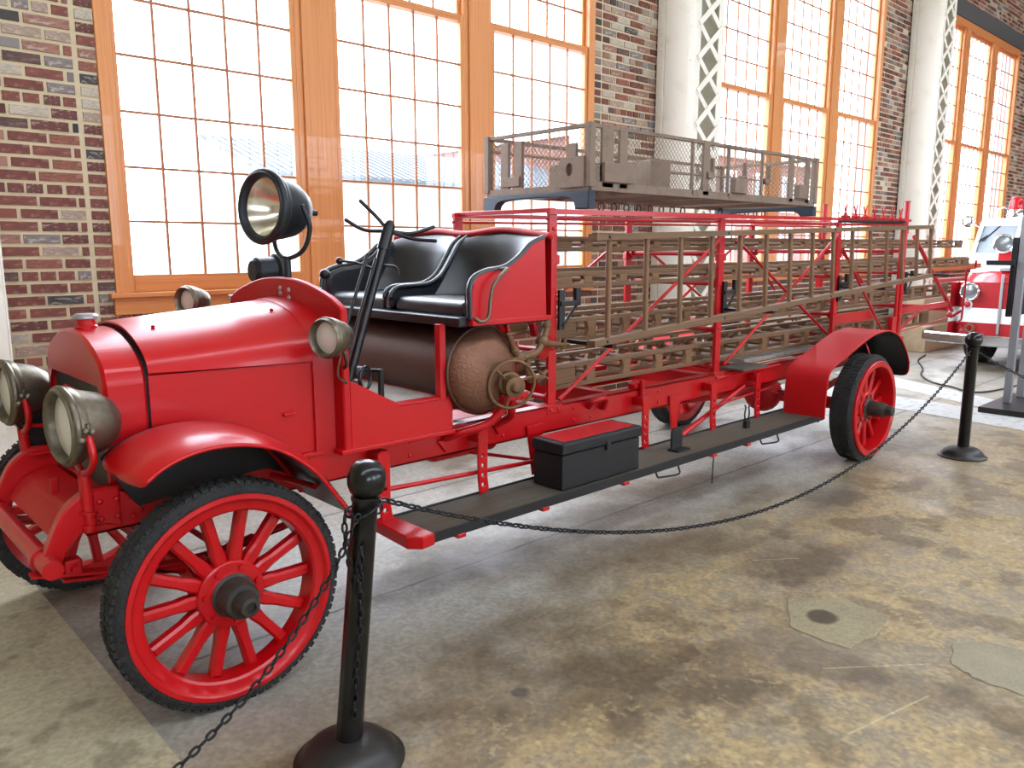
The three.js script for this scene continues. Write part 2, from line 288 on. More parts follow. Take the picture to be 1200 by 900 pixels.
// ---------- window wall ----------
const WZ = -5.6, PITCH = 6.85, BAY0 = 1.69, BAYW = 4.71, TOP = 7.6, SILL = 1.335, HEAD = 5.78;
const bays = [0, 1, 2].map((k) => BAY0 + k * PITCH);
{
  const wall = group('wall_back', scene); structure(wall, 'weathered red brick wall with pale mortar and three tall timber windows', 'wall');
  const zb = WZ - 0.3, spans = [];                     // solid stretches [x0, x1, y0, y1]
  let x = -9;
  for (const b of bays) { spans.push([x, b, 0, TOP]); spans.push([b, b + BAYW, 0, SILL - 0.1]); spans.push([b, b + BAYW, HEAD, TOP]); x = b + BAYW; }
  spans.push([x, 27, 0, TOP]);
  obj('mortar_bed', spans.map(([a, b, c, d]) => box(a, b, c, d, zb, WZ - 0.008)), M.mortar, wall);
  // bricks
  const tones = [[112, 66, 58], [122, 74, 64], [100, 62, 56], [134, 84, 70], [90, 68, 64], [70, 66, 66], [158, 138, 124], [178, 168, 152], [124, 116, 114], [144, 106, 92]];
  const weights = [26, 24, 20, 12, 8, 4, 3, 1, 3, 4], limed = [4, 5, 3, 5, 4, 2, 16, 16, 14, 14];
  const bag = tones.flatMap((t, i) => Array(weights[i]).fill(i)), limeBag = tones.flatMap((t, i) => Array(limed[i]).fill(i));   // the upper wall keeps old lime smears
  const mats = tones.map((t, i) => std({ map: tex(64, 32, (u, v) => {
    const n = fbm(u * 0.12 + i * 31, v * 0.22 + i * 7, 3), s = step01(0.56, 0.72, fbm(u * 0.09 + i * 13 + 90, v * 0.14, 3));
    return mix3(t.map((c) => c * (0.82 + 0.36 * n)), [188, 178, 160], s * (i > 5 ? 0.75 : i % 3 === 2 ? 0.6 : 0.3)); }), roughness: 0.9, bumpMap: null }));
  const H = 0.0756, JB = 0.0215, bricks = [];
  const courses = Math.floor(TOP / H);
  for (const [x0, x1, y0, y1] of spans) {
    for (let r = 0; r < courses; r++) {
      const ya = r * H + JB / 2, yb = ya + H - JB;
      if (ya < y0 + 0.002 || yb > y1 || x1 < 0.3) continue;
      const header = r % 7 === 5, w = header ? 0.107 : 0.222;
      let a = x0 < 0 ? 0.3 - (r % 2 ? 0.111 : 0) : x0 + 0.004;
      const pier = y0 === 0 && y1 === TOP, x1b = pier && x1 < 26 ? x1 - 0.135 : x1;   // a stack of closers stands along each jamb
      if (pier && x0 > 0) { bricks.push([a, a + 0.1, ya, yb]); a += 0.132; }
      if (pier && x1 < 26) bricks.push([x1 - 0.104, x1 - 0.004, ya, yb]);
      if (x0 > 0 && r % 2) { bricks.push([a, a + 0.1, ya, yb]); a += 0.1 + JB; }
      while (a < x1b - 0.03) {
        let b = a + w - JB + rr(-0.006, 0.006);
        if (x1b - b < 0.05) b = x1b - 0.004;
        bricks.push([a, Math.min(b, x1b - 0.004), ya, yb]); a = b + JB * rr(0.7, 1.2);
      }
    }
  }
  // the 300 that show largest are parts, the rest is one mesh
  const cam = camera.position, seen = (b) => {
    const cx = (b[0] + b[1]) / 2, cy = (b[2] + b[3]) / 2;
    const p = V(cx, cy, WZ).project(camera), inside = Math.abs(p.x) < 1 && Math.abs(p.y) < 1;
    const hidden = cy < 1.0 || (cx > 1.66 && cx < 6.43 && cy < 1.2) || (cx > 7.38 && cx < 7.95) || cx < 0.9;
    const d2 = (cx - cam.x) ** 2 + (cy - cam.y) ** 2 + WZ * WZ;
    return inside && !hidden ? (b[1] - b[0]) * (b[3] - b[2]) * -WZ / d2 ** 1.5 : 0;
  };
  camera.aspect = 4 / 3; camera.updateProjectionMatrix(); camera.updateMatrixWorld(true);
  const order = bricks.map((b) => [seen(b), b]).sort((p, q) => q[0] - p[0]);
  const unit = new THREE.BoxGeometry(1, 1, 1), rest = [], restCol = new THREE.Color();
  order.forEach(([s, [a, b, c, d]], i) => {
    const k = rnd() < step01(2.1, 2.9, c + (a > 5 ? 0.5 : 0) + fbm(a * 2, c * 2, 2) - 0.5) * 0.8 ? limeBag[Math.floor(rnd() * limeBag.length)] : bag[Math.floor(rnd() * bag.length)], proud = rr(0.0, 0.006), dep = 0.04;
    if (i < 300 && s > 0) {
      const m = new THREE.Mesh(unit, mats[k]); m.name = 'brick'; m.scale.set(b - a, d - c, dep);
      m.position.set((a + b) / 2, (c + d) / 2, WZ - dep / 2 + proud); m.rotation.z = rr(-0.008, 0.008); m.castShadow = m.receiveShadow = true; wall.add(m);
    } else {
      const g = clean(box(a, b, c, d, WZ - dep + proud, WZ + proud)), col = tones[k], f = rr(0.85, 1.15);
      restCol.setRGB(col[0] / 255 * f, col[1] / 255 * f, col[2] / 255 * f, THREE.SRGBColorSpace);
      const arr = new Float32Array(g.attributes.position.count * 3);
      for (let q = 0; q < arr.length; q += 3) { arr[q] = restCol.r; arr[q + 1] = restCol.g; arr[q + 2] = restCol.b; }
      g.setAttribute('color', new THREE.BufferAttribute(arr, 3)); rest.push(g);
    }
  });
  const far = obj('brick_courses', mergeGeometries(rest, false), std({ vertexColors: true, roughness: 0.9 }), wall); far.userData.kind = 'stuff';
  // soldier course under each timber sill
  for (const b of bays.slice(0, 1)) for (let i = 0; i < 24; i++) { const m = new THREE.Mesh(unit, mats[bag[Math.floor(rnd() * bag.length)]]); m.name = 'brick'; m.scale.set(0.056, 0.19, 0.04); m.position.set(b + 0.05 + i * 0.0745, SILL - 0.1 - 0.105, WZ - 0.006); m.castShadow = m.receiveShadow = true; wall.add(m); }
  // steel lintels over the openings
  for (const b of bays) obj('lintel', box(b - 0.12, b + BAYW + 0.12, HEAD, HEAD + 0.3, WZ - 0.3, WZ + 0.03), M.lintel, wall);
  // outer brick reveals
  obj('outer_reveal', bays.flatMap((b) => [box(b - 0.02, b + 0.012, SILL - 0.1, HEAD, zb - 0.02, WZ - 0.1), box(b + BAYW - 0.012, b + BAYW + 0.02, SILL - 0.1, HEAD, zb - 0.02, WZ - 0.1)]), std({ color: '#c6cede', roughness: 0.7 }), wall);
}
// ---------- timber windows ----------
bays.forEach((b, k) => {
  const w = group('window_' + (k + 1), scene, [b, SILL, WZ]);
  structure(w, ['tall varnished pine window behind the bonnet and seats of the ladder truck', 'tall varnished pine window between the two cream lattice columns', 'tall varnished pine window behind the red and white fire engine'][k], 'window');
  const z0 = WZ - 0.1, z1 = WZ + 0.012, J = 0.09, SW = 1.29, MW = 0.33;
  obj('jamb', rbox(b, b + J, SILL, HEAD, z0, z1), M.pine, w); obj('jamb', rbox(b + BAYW - J, b + BAYW, SILL, HEAD, z0, z1), M.pine, w);
  obj('head', rbox(b + J, b + BAYW - J, HEAD - 0.13, HEAD, z0, z1), M.pineFlat, w);
  obj('sill', rbox(b - 0.05, b + BAYW + 0.05, SILL - 0.012, SILL + 0.02, z0, WZ + 0.075), M.pineFlat, w);
  obj('apron', rbox(b - 0.02, b + BAYW + 0.02, SILL - 0.125, SILL - 0.012, WZ - 0.02, WZ + 0.03), M.pineFlat, w);
  for (let c = 0; c < 2; c++) { const a = b + J + SW + c * (SW + MW); obj('mullion', [rbox(a, a + MW, SILL + 0.02, HEAD - 0.13, z0, WZ - 0.008), rbox(a + 0.05, a + MW - 0.05, SILL + 0.02, HEAD - 0.13, WZ - 0.012, z1)], M.pine, w); }
  const y0 = SILL + 0.02, meet = 3.6;
  for (let c = 0; c < 3; c++) {
    const a = b + J + c * (SW + MW), e = a + SW;
    for (const up of [0, 1]) {
      const ya = up ? meet - 0.03 : y0, yb = up ? HEAD - 0.13 : meet + 0.03, zc = WZ - (up ? 0.075 : 0.03), bot = up ? 0.06 : 0.115, top = 0.06, S = 0.036;
      const s = group(up ? 'upper_sash' : 'lower_sash', w, [a, ya, zc]);
      obj('stile', rbox(a, a + S, ya, yb, zc - 0.02, zc + 0.02, 0.004, 1), M.pine, s); obj('stile', rbox(e - S, e, ya, yb, zc - 0.022, zc + 0.022, 0.004, 1), M.pine, s);
      obj('rail', rbox(a + S, e - S, ya, ya + bot, zc - 0.022, zc + 0.022, 0.004, 1), M.pineFlat, s); obj('rail', rbox(a + S, e - S, yb - top, yb, zc - 0.022, zc + 0.022, 0.004, 1), M.pineFlat, s);
      const gx0 = a + S, gx1 = e - S, gy0 = ya + bot, gy1 = yb - top, R = 6, C = 5, pw = (gx1 - gx0) / C, ph = (gy1 - gy0) / R;
      for (let i = 1; i < C; i++) obj('muntin', box(gx0 + i * pw - 0.008, gx0 + i * pw + 0.008, gy0, gy1, zc - 0.009, zc + 0.009), M.muntin, s);
      for (let i = 1; i < R; i++) obj('muntin', box(gx0, gx1, gy0 + i * ph - 0.008, gy0 + i * ph + 0.008, zc - 0.0085, zc + 0.0085), M.muntin, s);
      if (!M.paneGeo) M.paneGeo = new THREE.PlaneGeometry(1, 1);
      for (let i = 0; i < C; i++) for (let j = 0; j < R; j++) {
        const p = new THREE.Mesh(M.paneGeo, M.glass); p.name = 'pane'; p.scale.set(pw, ph, 1); p.position.set(gx0 + (i + 0.5) * pw - a, gy0 + (j + 0.5) * ph - ya, 0); s.add(p);
      }
    }
  }
});
// ---------- rest of the hall shell ----------
{
  const brickish = std({ map: rep(tex(256, 256, (x, y) => { const n = tile(x, y, 256, 256, 0.05, 0.05, 4); return mix3([160, 136, 122], [182, 168, 150], n); }), 0.5), roughness: 0.9 });
  const plaster = std({ color: '#cfcabb', roughness: 0.8 });
  // wall opposite, with openings like those of the window wall
  const zf = 9, pieces = [], FS = 1.7, FH = 4.7;
  let x = -9; for (let k = -1; k < 3; k++) { const a = BAY0 + k * PITCH; if (a > x) pieces.push(box(x, a, 0, TOP, zf, zf + 0.4)); pieces.push(box(a, a + BAYW, 0, FS, zf, zf + 0.4), box(a, a + BAYW, FH, TOP, zf, zf + 0.4)); x = a + BAYW; }
  pieces.push(box(x, 27, 0, TOP, zf, zf + 0.4));
  const wf = obj('wall_front', pieces, brickish); structure(wf, 'brick wall opposite the three timber windows, with glazed openings', 'wall');
  for (let k = -1; k < 3; k++) { const a = BAY0 + k * PITCH; const bars = []; for (let i = 1; i < 12; i++) bars.push(box(a + i * BAYW / 12 - 0.012, a + i * BAYW / 12 + 0.012, FS, FH, zf + 0.1, zf + 0.14)); for (let j = 1; j < 10; j++) bars.push(box(a, a + BAYW, FS + j * (FH - FS) / 10 - 0.012, FS + j * (FH - FS) / 10 + 0.012, zf + 0.1, zf + 0.14)); obj('glazing_bar', bars, M.muntin, wf); obj('pane', new THREE.PlaneGeometry(BAYW, FH - FS).translate(a + BAYW / 2, (FH + FS) / 2, zf + 0.12), M.glass, wf); }
  structure(obj('wall_left', box(-9.4, -9, 0, TOP, -6, 9.4), brickish), 'brick end wall in front of the ladder truck', 'wall');
  structure(obj('wall_right', box(27, 27.4, 0, TOP, -6, 9.4), brickish), 'far brick end wall beyond the fire engine', 'wall');
  // roof with a long glazed skylight
  const c = obj('ceiling', [box(-9.4, 27.4, TOP, TOP + 0.3, -6, 1.4), box(-9.4, 27.4, TOP, TOP + 0.3, 3.0, 9.4), box(-9.4, -8, TOP, TOP + 0.3, 1.4, 3.0), box(26, 27.4, TOP, TOP + 0.3, 1.4, 3.0)], plaster);
  structure(c, 'pale hall ceiling with a long roof light', 'ceiling');
  const bars = []; for (let X = -8; X <= 26; X += 1.0) bars.push(box(X - 0.03, X + 0.03, TOP + 0.1, TOP + 0.2, 1.4, 3.0));
  obj('roof_light_bar', bars, M.lintel, c); obj('roof_light_pane', new THREE.PlaneGeometry(34, 1.6).rotateX(Math.PI / 2).translate(9, TOP + 0.15, 2.2), M.glass, c);
}
// ---------- cream built-up steel columns ----------
{
  const W = 0.5, zf = -5.1, zb = -5.58;
  [0.96 - W, 7.92 - W, 14.72 - W].forEach((x0, k) => {
    const x1 = x0 + W, c = group('steel_column', scene, [x0 + W / 2, 0, (zf + zb) / 2]);
    c.userData.kind = 'structure';
    tag(c, ['cream riveted steel column beside the brick in front of the bonnet', 'cream riveted lattice column behind the mesh basket of the ladder truck', 'cream riveted lattice column beside the red and white fire engine'][k], 'column', 'riveted hall columns');
    const hall = 0;
    // two side webs with angles, lattice front
    for (const [a, b] of [[x0, x0 + 0.014], [x1 - 0.014, x1]]) obj('web', rbox(a, b, 0, TOP, zb + 0.1, zf, 0.003, 1), M.cream, c);
    obj('rear_plate', rbox(x0, x1, 0, TOP, zb, zb + 0.014, 0.003, 1), M.cream, c);
    for (const s of [0, 1]) {
      const a = s ? x1 - 0.085 : x0, b = s ? x1 : x0 + 0.085;
      obj('angle', [rbox(a, b, 0, TOP, zf, zf + 0.012, 0.003, 1), rbox(s ? x1 : x0 - 0.012, s ? x1 + 0.012 : x0, 0, TOP, zf - 0.08, zf + 0.012, 0.003, 1), rbox(s ? x1 : x0 - 0.012, s ? x1 + 0.012 : x0, 0, TOP, zb, zb + 0.09, 0.003, 1)], M.cream, c);
    }
    const rv = []; for (let y = 0.2; y < TOP; y += 0.17) { rv.push([x0 - 0.012, y, zf - 0.04], [x0 - 0.012, y, zb + 0.05]); }
    obj('rivet', studs(rv, 0.014, 'x'), M.cream, c).userData.kind = 'stuff';
    const step = 0.34;
    if (k) for (let y = 0.9; y < TOP - 0.9; y += step) for (const s of [1, -1])
      obj('lattice_bar', beam([x0 + 0.04, y + (s > 0 ? 0 : step * 1.05), zf + 0.018 + s * 0.006], [x1 - 0.04, y + (s > 0 ? step * 1.05 : 0), zf + 0.018 + s * 0.006], 0.012, 0.06), M.cream, c);
    obj('gusset', [rbox(x0, x1, TOP - 0.9, TOP, zf + 0.012, zf + 0.024, 0.003, 1), rbox(x0, x1, 0, 0.9, zf + 0.012, zf + 0.024, 0.003, 1)], M.cream, c);
  });
  // masonry plinth at the foot of the far column
  const p = obj('plinth', [rbox(13.3, 15.4, 0, 0.42, -5.05, -4.62, 0.02), rbox(13.5, 15.2, 0.42, 0.85, -5.05, -4.75, 0.02)], std({ map: rep(tex(256, 256, (x, y) => { const n = tile(x, y, 256, 256, 0.05, 0.05, 4); return mix3([206, 190, 158], [168, 148, 118], n); }), 1), roughness: 0.85 }));
  tag(p, 'beige masonry plinth at the foot of the column by the fire engine', 'plinth');
}
// ---------- outdoors ----------
{
  const road = obj('street_ground', box(-40, 70, -0.6, -0.3, -60, -6.0), std({ color: '#a09c94', roughness: 0.9 })); structure(road, 'pale paved ground outside the windows', 'ground');
  const brickOut = std({ color: '#6f4f46', roughness: 0.9 }), wallOut = std({ color: '#d6d2c8', roughness: 0.9 }), roof = std({ color: '#565c64', roughness: 0.6 }), dk = std({ color: '#6a727c', roughness: 0.3 });
  const shed = thing('shed_building', 'low pale shed with a grey corrugated roof outside the window behind the seats', 'building', [16, -0.3, -20]);
  obj('wall', box(10, 22.5, -0.3, 3.7, -26, -20), wallOut, shed);
  const rp = []; for (let i = 0; i < 48; i++) rp.push(beam([9.6 + i * 0.28, 3.58, -19.4], [9.6 + i * 0.28, 4.8, -23], 0.16, 0.05)); obj('roof', [beam([16.2, 3.52, -19.4], [16.2, 4.74, -23], 13.4, 0.08), rp], roof, shed);
  for (let i = 0; i < 5; i++) { const wdw = obj('window', box(11 + i * 2.5, 12 + i * 2.5, 0.9, 2.1, -20.02, -19.96), dk, shed); }
  const tall = thing('brick_building', 'brick building with white window surrounds seen through the second window', 'building', [34, -0.3, -22]);
  obj('wall', box(24, 46, -0.3, 6.0, -32, -22), brickOut, tall); obj('cornice', box(23.8, 46.2, 6.0, 6.35, -32.2, -21.7), wallOut, tall);
  for (let i = 0; i < 7; i++) for (let j = 0; j < 2; j++) { const wd = obj('window', box(25.5 + i * 3, 26.9 + i * 3, 0.8 + j * 2.7, 2.7 + j * 2.7, -22.02, -21.93), wallOut, tall); obj('pane', box(25.65 + i * 3, 26.75 + i * 3, 0.95 + j * 2.7, 2.55 + j * 2.7, -21.95, -21.9), dk, wd); }
  const pale = thing('pale_building', 'pale tall building with rows of windows outside the bonnet window', 'building', [0, -0.3, -34]);
  obj('wall', box(-6, 7.5, -0.3, 8.6, -44, -34), wallOut, pale);
  for (let i = 0; i < 6; i++) for (let j = 0; j < 3; j++) obj('window', box(-5 + i * 2.1, -4 + i * 2.1, 1 + j * 2.6, 2.6 + j * 2.6, -34.02, -33.95), dk, pale);
}
// ---------- the antique ladder truck ----------
const CZ = -3.43;
const truck = thing('ladder_truck', 'antique red open-cab ladder fire truck with spoked wheels and wooden ladders on its racks', 'fire truck', [4.0, 0, CZ]);
const mir = (z) => 2 * CZ - z;

function wheel(x, y, z, flip, rear, phase) {       // z: outer face of the rim
  const w = group('wheel', truck, [x, y, z], false);
  w.rotation.y = flip ? Math.PI : 0; w.rotation.z = phase;
  const dep = rear ? 0.16 : 0.125, zt = rear ? -0.02 : -0.006, R = 0.415, r1 = 0.376;
  const tz0 = zt - dep, tz1 = zt;
  obj('tire', latheZ([[r1 - 0.01, tz1 + 0.004], [r1 + 0.012, tz1 + 0.006], [R - 0.008, tz1 - 0.006], [R, tz1 - 0.022], [R, tz0 + 0.022], [R - 0.008, tz0 + 0.006], [r1 + 0.012, tz0 - 0.006], [r1 - 0.01, tz0 - 0.004]].map(([r, q]) => [r, q]), 72), M.rubber, w);
  if (rear) obj('rim', latheZ([[0.376, -0.18], [0.376, 0.0], [0.37, 0.006], [0.332, 0.006], [0.326, 0], [0.322, -0.03], [0.318, -0.11], [0.312, -0.17], [0.376, -0.18]], 64), M.red, w);
  else obj('rim', latheZ([[0.376, -0.13], [0.38, -0.005], [0.378, 0.004], [0.362, 0.006], [0.356, 0.001], [0.35, -0.008], [0.322, -0.012], [0.314, -0.02], [0.312, -0.1], [0.376, -0.13]], 64), M.red, w);
  const N = rear ? 12 : 14, zs = rear ? -0.1 : -0.075, th = rear ? 0.055 : 0.05;
  const a = Math.PI / N, hub = 0.1;
  const sp = [[hub, -Math.tan(a) * hub * 0.98], [0.15, -0.025], [0.19, -0.02], [0.315, -0.0205], [0.315, 0.0205], [0.19, 0.02], [0.15, 0.025], [hub, Math.tan(a) * hub * 0.98]];
  const sg = metreUV(clean(plate(sp, zs - th / 2, zs + th / 2, 0.009)));
  for (let i = 0; i < N; i++) { const m = new THREE.Mesh(sg, M.red); m.name = 'spoke'; m.rotation.z = i * 2 * a; m.castShadow = m.receiveShadow = true; w.add(m); }
  const zh = zs + th / 2;
  obj('tread', [...Array(2).keys()].flatMap((row) => [...Array(84).keys()].map((i) => { const a2 = (i + row * 0.5) * Math.PI / 42; return new THREE.BoxGeometry(0.011, 0.022, dep * 0.34).translate(R - 0.0025 + 0.004 * rnd(), 0, tz0 + dep * (row ? 0.74 : 0.26)).rotateZ(a2 + 0.01 * rnd()); })), M.rubber, w).userData.kind = 'stuff';
  obj('hub_flange', latheZ([[0.02, zh - 0.09], [0.122, zh - 0.09], [0.124, zh + 0.006], [0.118, zh + 0.012], [0.085, zh + 0.014], [0.08, zh + 0.02], [0.05, zh + 0.022]], 40), M.red, w);
  obj('bolt', [...Array(rear ? 8 : 7).keys()].map((i) => { const t = i * 2 * Math.PI / (rear ? 8 : 7) + 0.3; return new THREE.CylinderGeometry(0.011, 0.012, 0.014, 6).rotateX(Math.PI / 2).translate(0.101 * Math.cos(t), 0.101 * Math.sin(t), zh + 0.018); }), M.red, w);
  if (rear) obj('hub_cap', latheZ([[0.085, zh], [0.088, zh + 0.02], [0.06, zh + 0.03], [0.058, zh + 0.13], [0.05, zh + 0.15], [0.04, zh + 0.155], [0.038, zh + 0.2], [0.03, zh + 0.207], [0, zh + 0.207]], 28), M.hub, w);
  else obj('hub_cap', latheZ([[0.078, zh], [0.08, zh + 0.024], [0.071, zh + 0.03], [0.066, zh + 0.095], [0.06, zh + 0.104], [0.046, zh + 0.106], [0.044, zh + 0.14], [0.034, zh + 0.162], [0.02, zh + 0.165], [0.018, zh + 0.15], [0, zh + 0.15]], 32), M.hub, w);
  return w;
}
wheel(1.11, 0.415, -2.62, false, false, 0);
wheel(1.03, 0.415, mir(-2.62), true, false, 0.1);
wheel(6.19, 0.415, -2.47, false, true, 0.1);
wheel(6.19, 0.415, mir(-2.47), true, true, 0.1);

// frame
for (const s of [1, -1]) {
  const zo = CZ + s * 0.43, zi = CZ + s * 0.36, lo = Math.min(zo, zi), hi = Math.max(zo, zi), web = s > 0 ? [zo - 0.012, zo] : [zo, zo + 0.012];
  const r = obj('frame_rail', [rbox(0.74, 8.0, 0.635, 0.785, ...web, 0.003, 1), rbox(0.74, 8.0, 0.773, 0.785, lo, hi, 0.003, 1), rbox(0.74, 8.0, 0.635, 0.647, lo, hi, 0.003, 1)], M.red, truck);
  const pts = []; for (const x of [0.8, 0.9, 1.62, 2.15, 2.75, 3.3, 3.45, 4.1, 4.9, 5.05]) pts.push([x, 0.675, zo + s * 0.002], [x, 0.745, zo + s * 0.002]);
  obj('rivet', studs(pts, 0.011), M.red, r).userData.kind = 'stuff';
  // curved spring horn down to the front tube
  obj('spring_horn', plate(smooth2([[0.86, 0.8], [0.76, 0.8], [0.68, 0.75], [0.63, 0.66], [0.6, 0.59], [0.58, 0.55]], 18).concat(smooth2([[0.64, 0.53], [0.68, 0.6], [0.73, 0.655], [0.8, 0.665], [0.86, 0.64]], 14)), Math.min(zo + s * 0.008, zo - s * 0.05), Math.max(zo + s * 0.008, zo - s * 0.05), 0.008), M.red, truck);
  obj('rivet', studs([[0.79, 0.69, zo + s * 0.011], [0.79, 0.755, zo + s * 0.011], [0.845, 0.69, zo + s * 0.011], [0.845, 0.755, zo + s * 0.011], [0.93, 0.69, zo + s * 0.003], [0.93, 0.755, zo + s * 0.003]], 0.011), M.red, r).userData.kind = 'stuff';
  // leaf spring
  const leaves = []; for (let i = 0; i < 5; i++) { const h = 0.55 - i * 0.095; leaves.push(strap(smooth2([[1.11 - h, 0.5 + (i ? 0.0 : 0.03) - i * 0.011 + 0.0], [1.11, 0.44 - i * 0.011], [1.11 + h, 0.5 - i * 0.011]], 14), 0.01, CZ + s * 0.4 - 0.028, CZ + s * 0.4 + 0.028, 0.001)); }
  obj('leaf_spring', leaves, M.redDull, truck);
  const rl = []; for (let i = 0; i < 6; i++) { const h = 0.66 - i * 0.1; rl.push(strap(smooth2([[6.19 - h, 0.56 - i * 0.012], [6.19, 0.47 - i * 0.012], [6.19 + h, 0.56 - i * 0.012]], 14), 0.011, CZ + s * 0.44 - 0.03, CZ + s * 0.44 + 0.03, 0.001)); }
  obj('leaf_spring', rl, M.redDull, truck);
}
obj('front_axle', [rbox(1.075, 1.145, 0.36, 0.42, mir(-2.75), -2.75, 0.012), ...[1, -1].map((s) => rod([1.11, 0.3, CZ + s * 0.62], [1.11, 0.53, CZ + s * 0.62], 0.035))], M.redDull, truck);
obj('tie_rod', rod([1.3, 0.38, mir(-2.8)], [1.3, 0.38, -2.8], 0.014), M.redDull, truck);
obj('rear_axle', [rod([6.19, 0.415, mir(-2.7)], [6.19, 0.415, -2.7], 0.05), ball(6.19, 0.415, CZ, 0.16)], M.redDull, truck);
obj('drive_shaft', rod([3.4, 0.6, CZ], [6.05, 0.45, CZ], 0.035), M.redDull, truck);
for (const x of [2.2, 3.14, 3.75, 4.8, 5.35, 6.9, 7.95]) obj('cross_member', rbox(x - 0.035, x + 0.035, 0.66, 0.77, CZ - 0.42, CZ + 0.42, 0.006, 1), M.red, truck);
obj('gearbox', [rbox(2.5, 3.0, 0.5, 0.72, CZ - 0.14, CZ + 0.14, 0.05), rod([2.2, 0.62, CZ], [2.6, 0.62, CZ], 0.1)], M.redDull, truck);
// front tube and apron
obj('front_tube', [rod([0.61, 0.565, CZ - 0.5], [0.61, 0.565, CZ + 0.5], 0.034, 0.034, 20), rod([0.61, 0.565, CZ + 0.33], [0.61, 0.565, CZ + 0.37], 0.042, 0.042, 20), rod([0.61, 0.565, CZ - 0.37], [0.61, 0.565, CZ - 0.33], 0.042, 0.042, 20)], M.red, truck);
obj('apron', [strap(smooth2([[0.84, 0.715], [0.79, 0.71], [0.72, 0.68], [0.66, 0.61]], 14), 0.012, CZ - 0.37, CZ + 0.37), rbox(0.73, 0.76, 0.64, 0.76, CZ - 0.02, CZ + 0.02, 0.006)], M.redDull, truck);
each('shackle', [rbox(0.66, 0.72, 0.5, 0.56, CZ + 0.37, CZ + 0.43, 0.01), rod([0.69, 0.53, CZ + 0.34], [0.69, 0.53, CZ + 0.46], 0.014), rbox(0.86, 0.92, 0.47, 0.56, CZ + 0.365, CZ + 0.435, 0.01)], M.redDull, truck);
obj('crank_handle', rod([0.66, 0.49, CZ + 0.1], [0.58, 0.48, CZ + 0.33], 0.012), M.black, truck);

// radiator
const arch = (hw, top, bot, sh) => {               // [dz, y] from right foot over the top to left foot
  const half = [[0, top], [hw * 0.32, top - sh * 0.06], [hw * 0.6, top - sh * 0.24], [hw * 0.82, top - sh * 0.5], [hw * 0.95, top - sh * 0.78], [hw, top - sh * 1.15]];
  const c = smooth2([...half].reverse().concat(half.slice(1).map(([z, y]) => [-z, y])), 48).map(([z, y]) => [z, y]);
  return [[hw, bot], ...c, [-hw, bot]];
};
{
  const r = group('radiator', truck, [0.85, 0.72, CZ]);
  const out = arch(0.385, 1.338, 0.72, 0.16).map(([z, y]) => [CZ + z, y]);
  const win = [[0.352, 0.735], [0.352, 1.11], [0.318, 1.16], [-0.318, 1.16], [-0.352, 1.11], [-0.352, 0.735]].map(([z, y]) => [CZ + z, y]);
  obj('shell', plateX(out, 0.85, 1.0, 0.012, [win]), M.red, r);
  obj('core', plateX(win, 0.872, 0.95, 0.002), std({ map: rep(tex(64, 64, (x, y) => (x % 8 < 2 || y % 8 < 2 ? [74, 76, 72] : [26, 28, 28])), 12), roughness: 0.6 }), r);
  const badge = obj('badge', plateX([[CZ + 0.19, 0.985], [CZ + 0.21, 1.0], [CZ + 0.21, 1.08], [CZ + 0.19, 1.095], [CZ - 0.19, 1.095], [CZ - 0.21, 1.08], [CZ - 0.21, 1.0], [CZ - 0.19, 0.985]], 0.858, 0.87, 0.003), M.redDull, r);
  badge.userData.label = 'red name plate with worn dark letters';
  const letters = []; for (let i = 0; i < 7; i++) { const z = CZ - 0.145 + i * 0.048; letters.push(box(0.8545, 0.858, 1.012, 1.068, z - 0.014, z - 0.006)); letters.push(box(0.8545, 0.858, [1.058, 1.012, 1.036][i % 3], [1.068, 1.022, 1.046][i % 3], z - 0.006, z + 0.014)); if (i % 2) letters.push(box(0.8545, 0.858, 1.012, 1.068, z + 0.01, z + 0.017)); }
  obj('worn_letter', letters, M.blackDull, badge);
  obj('filler_neck', lathe([[0.04, 1.32], [0.04, 1.345], [0.036, 1.35], [0.036, 1.372]], 24).translate(0.915, 0, CZ), M.red, r);
  obj('cap', lathe([[0.043, 1.372], [0.046, 1.376], [0.046, 1.385], [0.038, 1.393], [0, 1.395]], 24).translate(0.915, 0, CZ), M.silver, r);
}
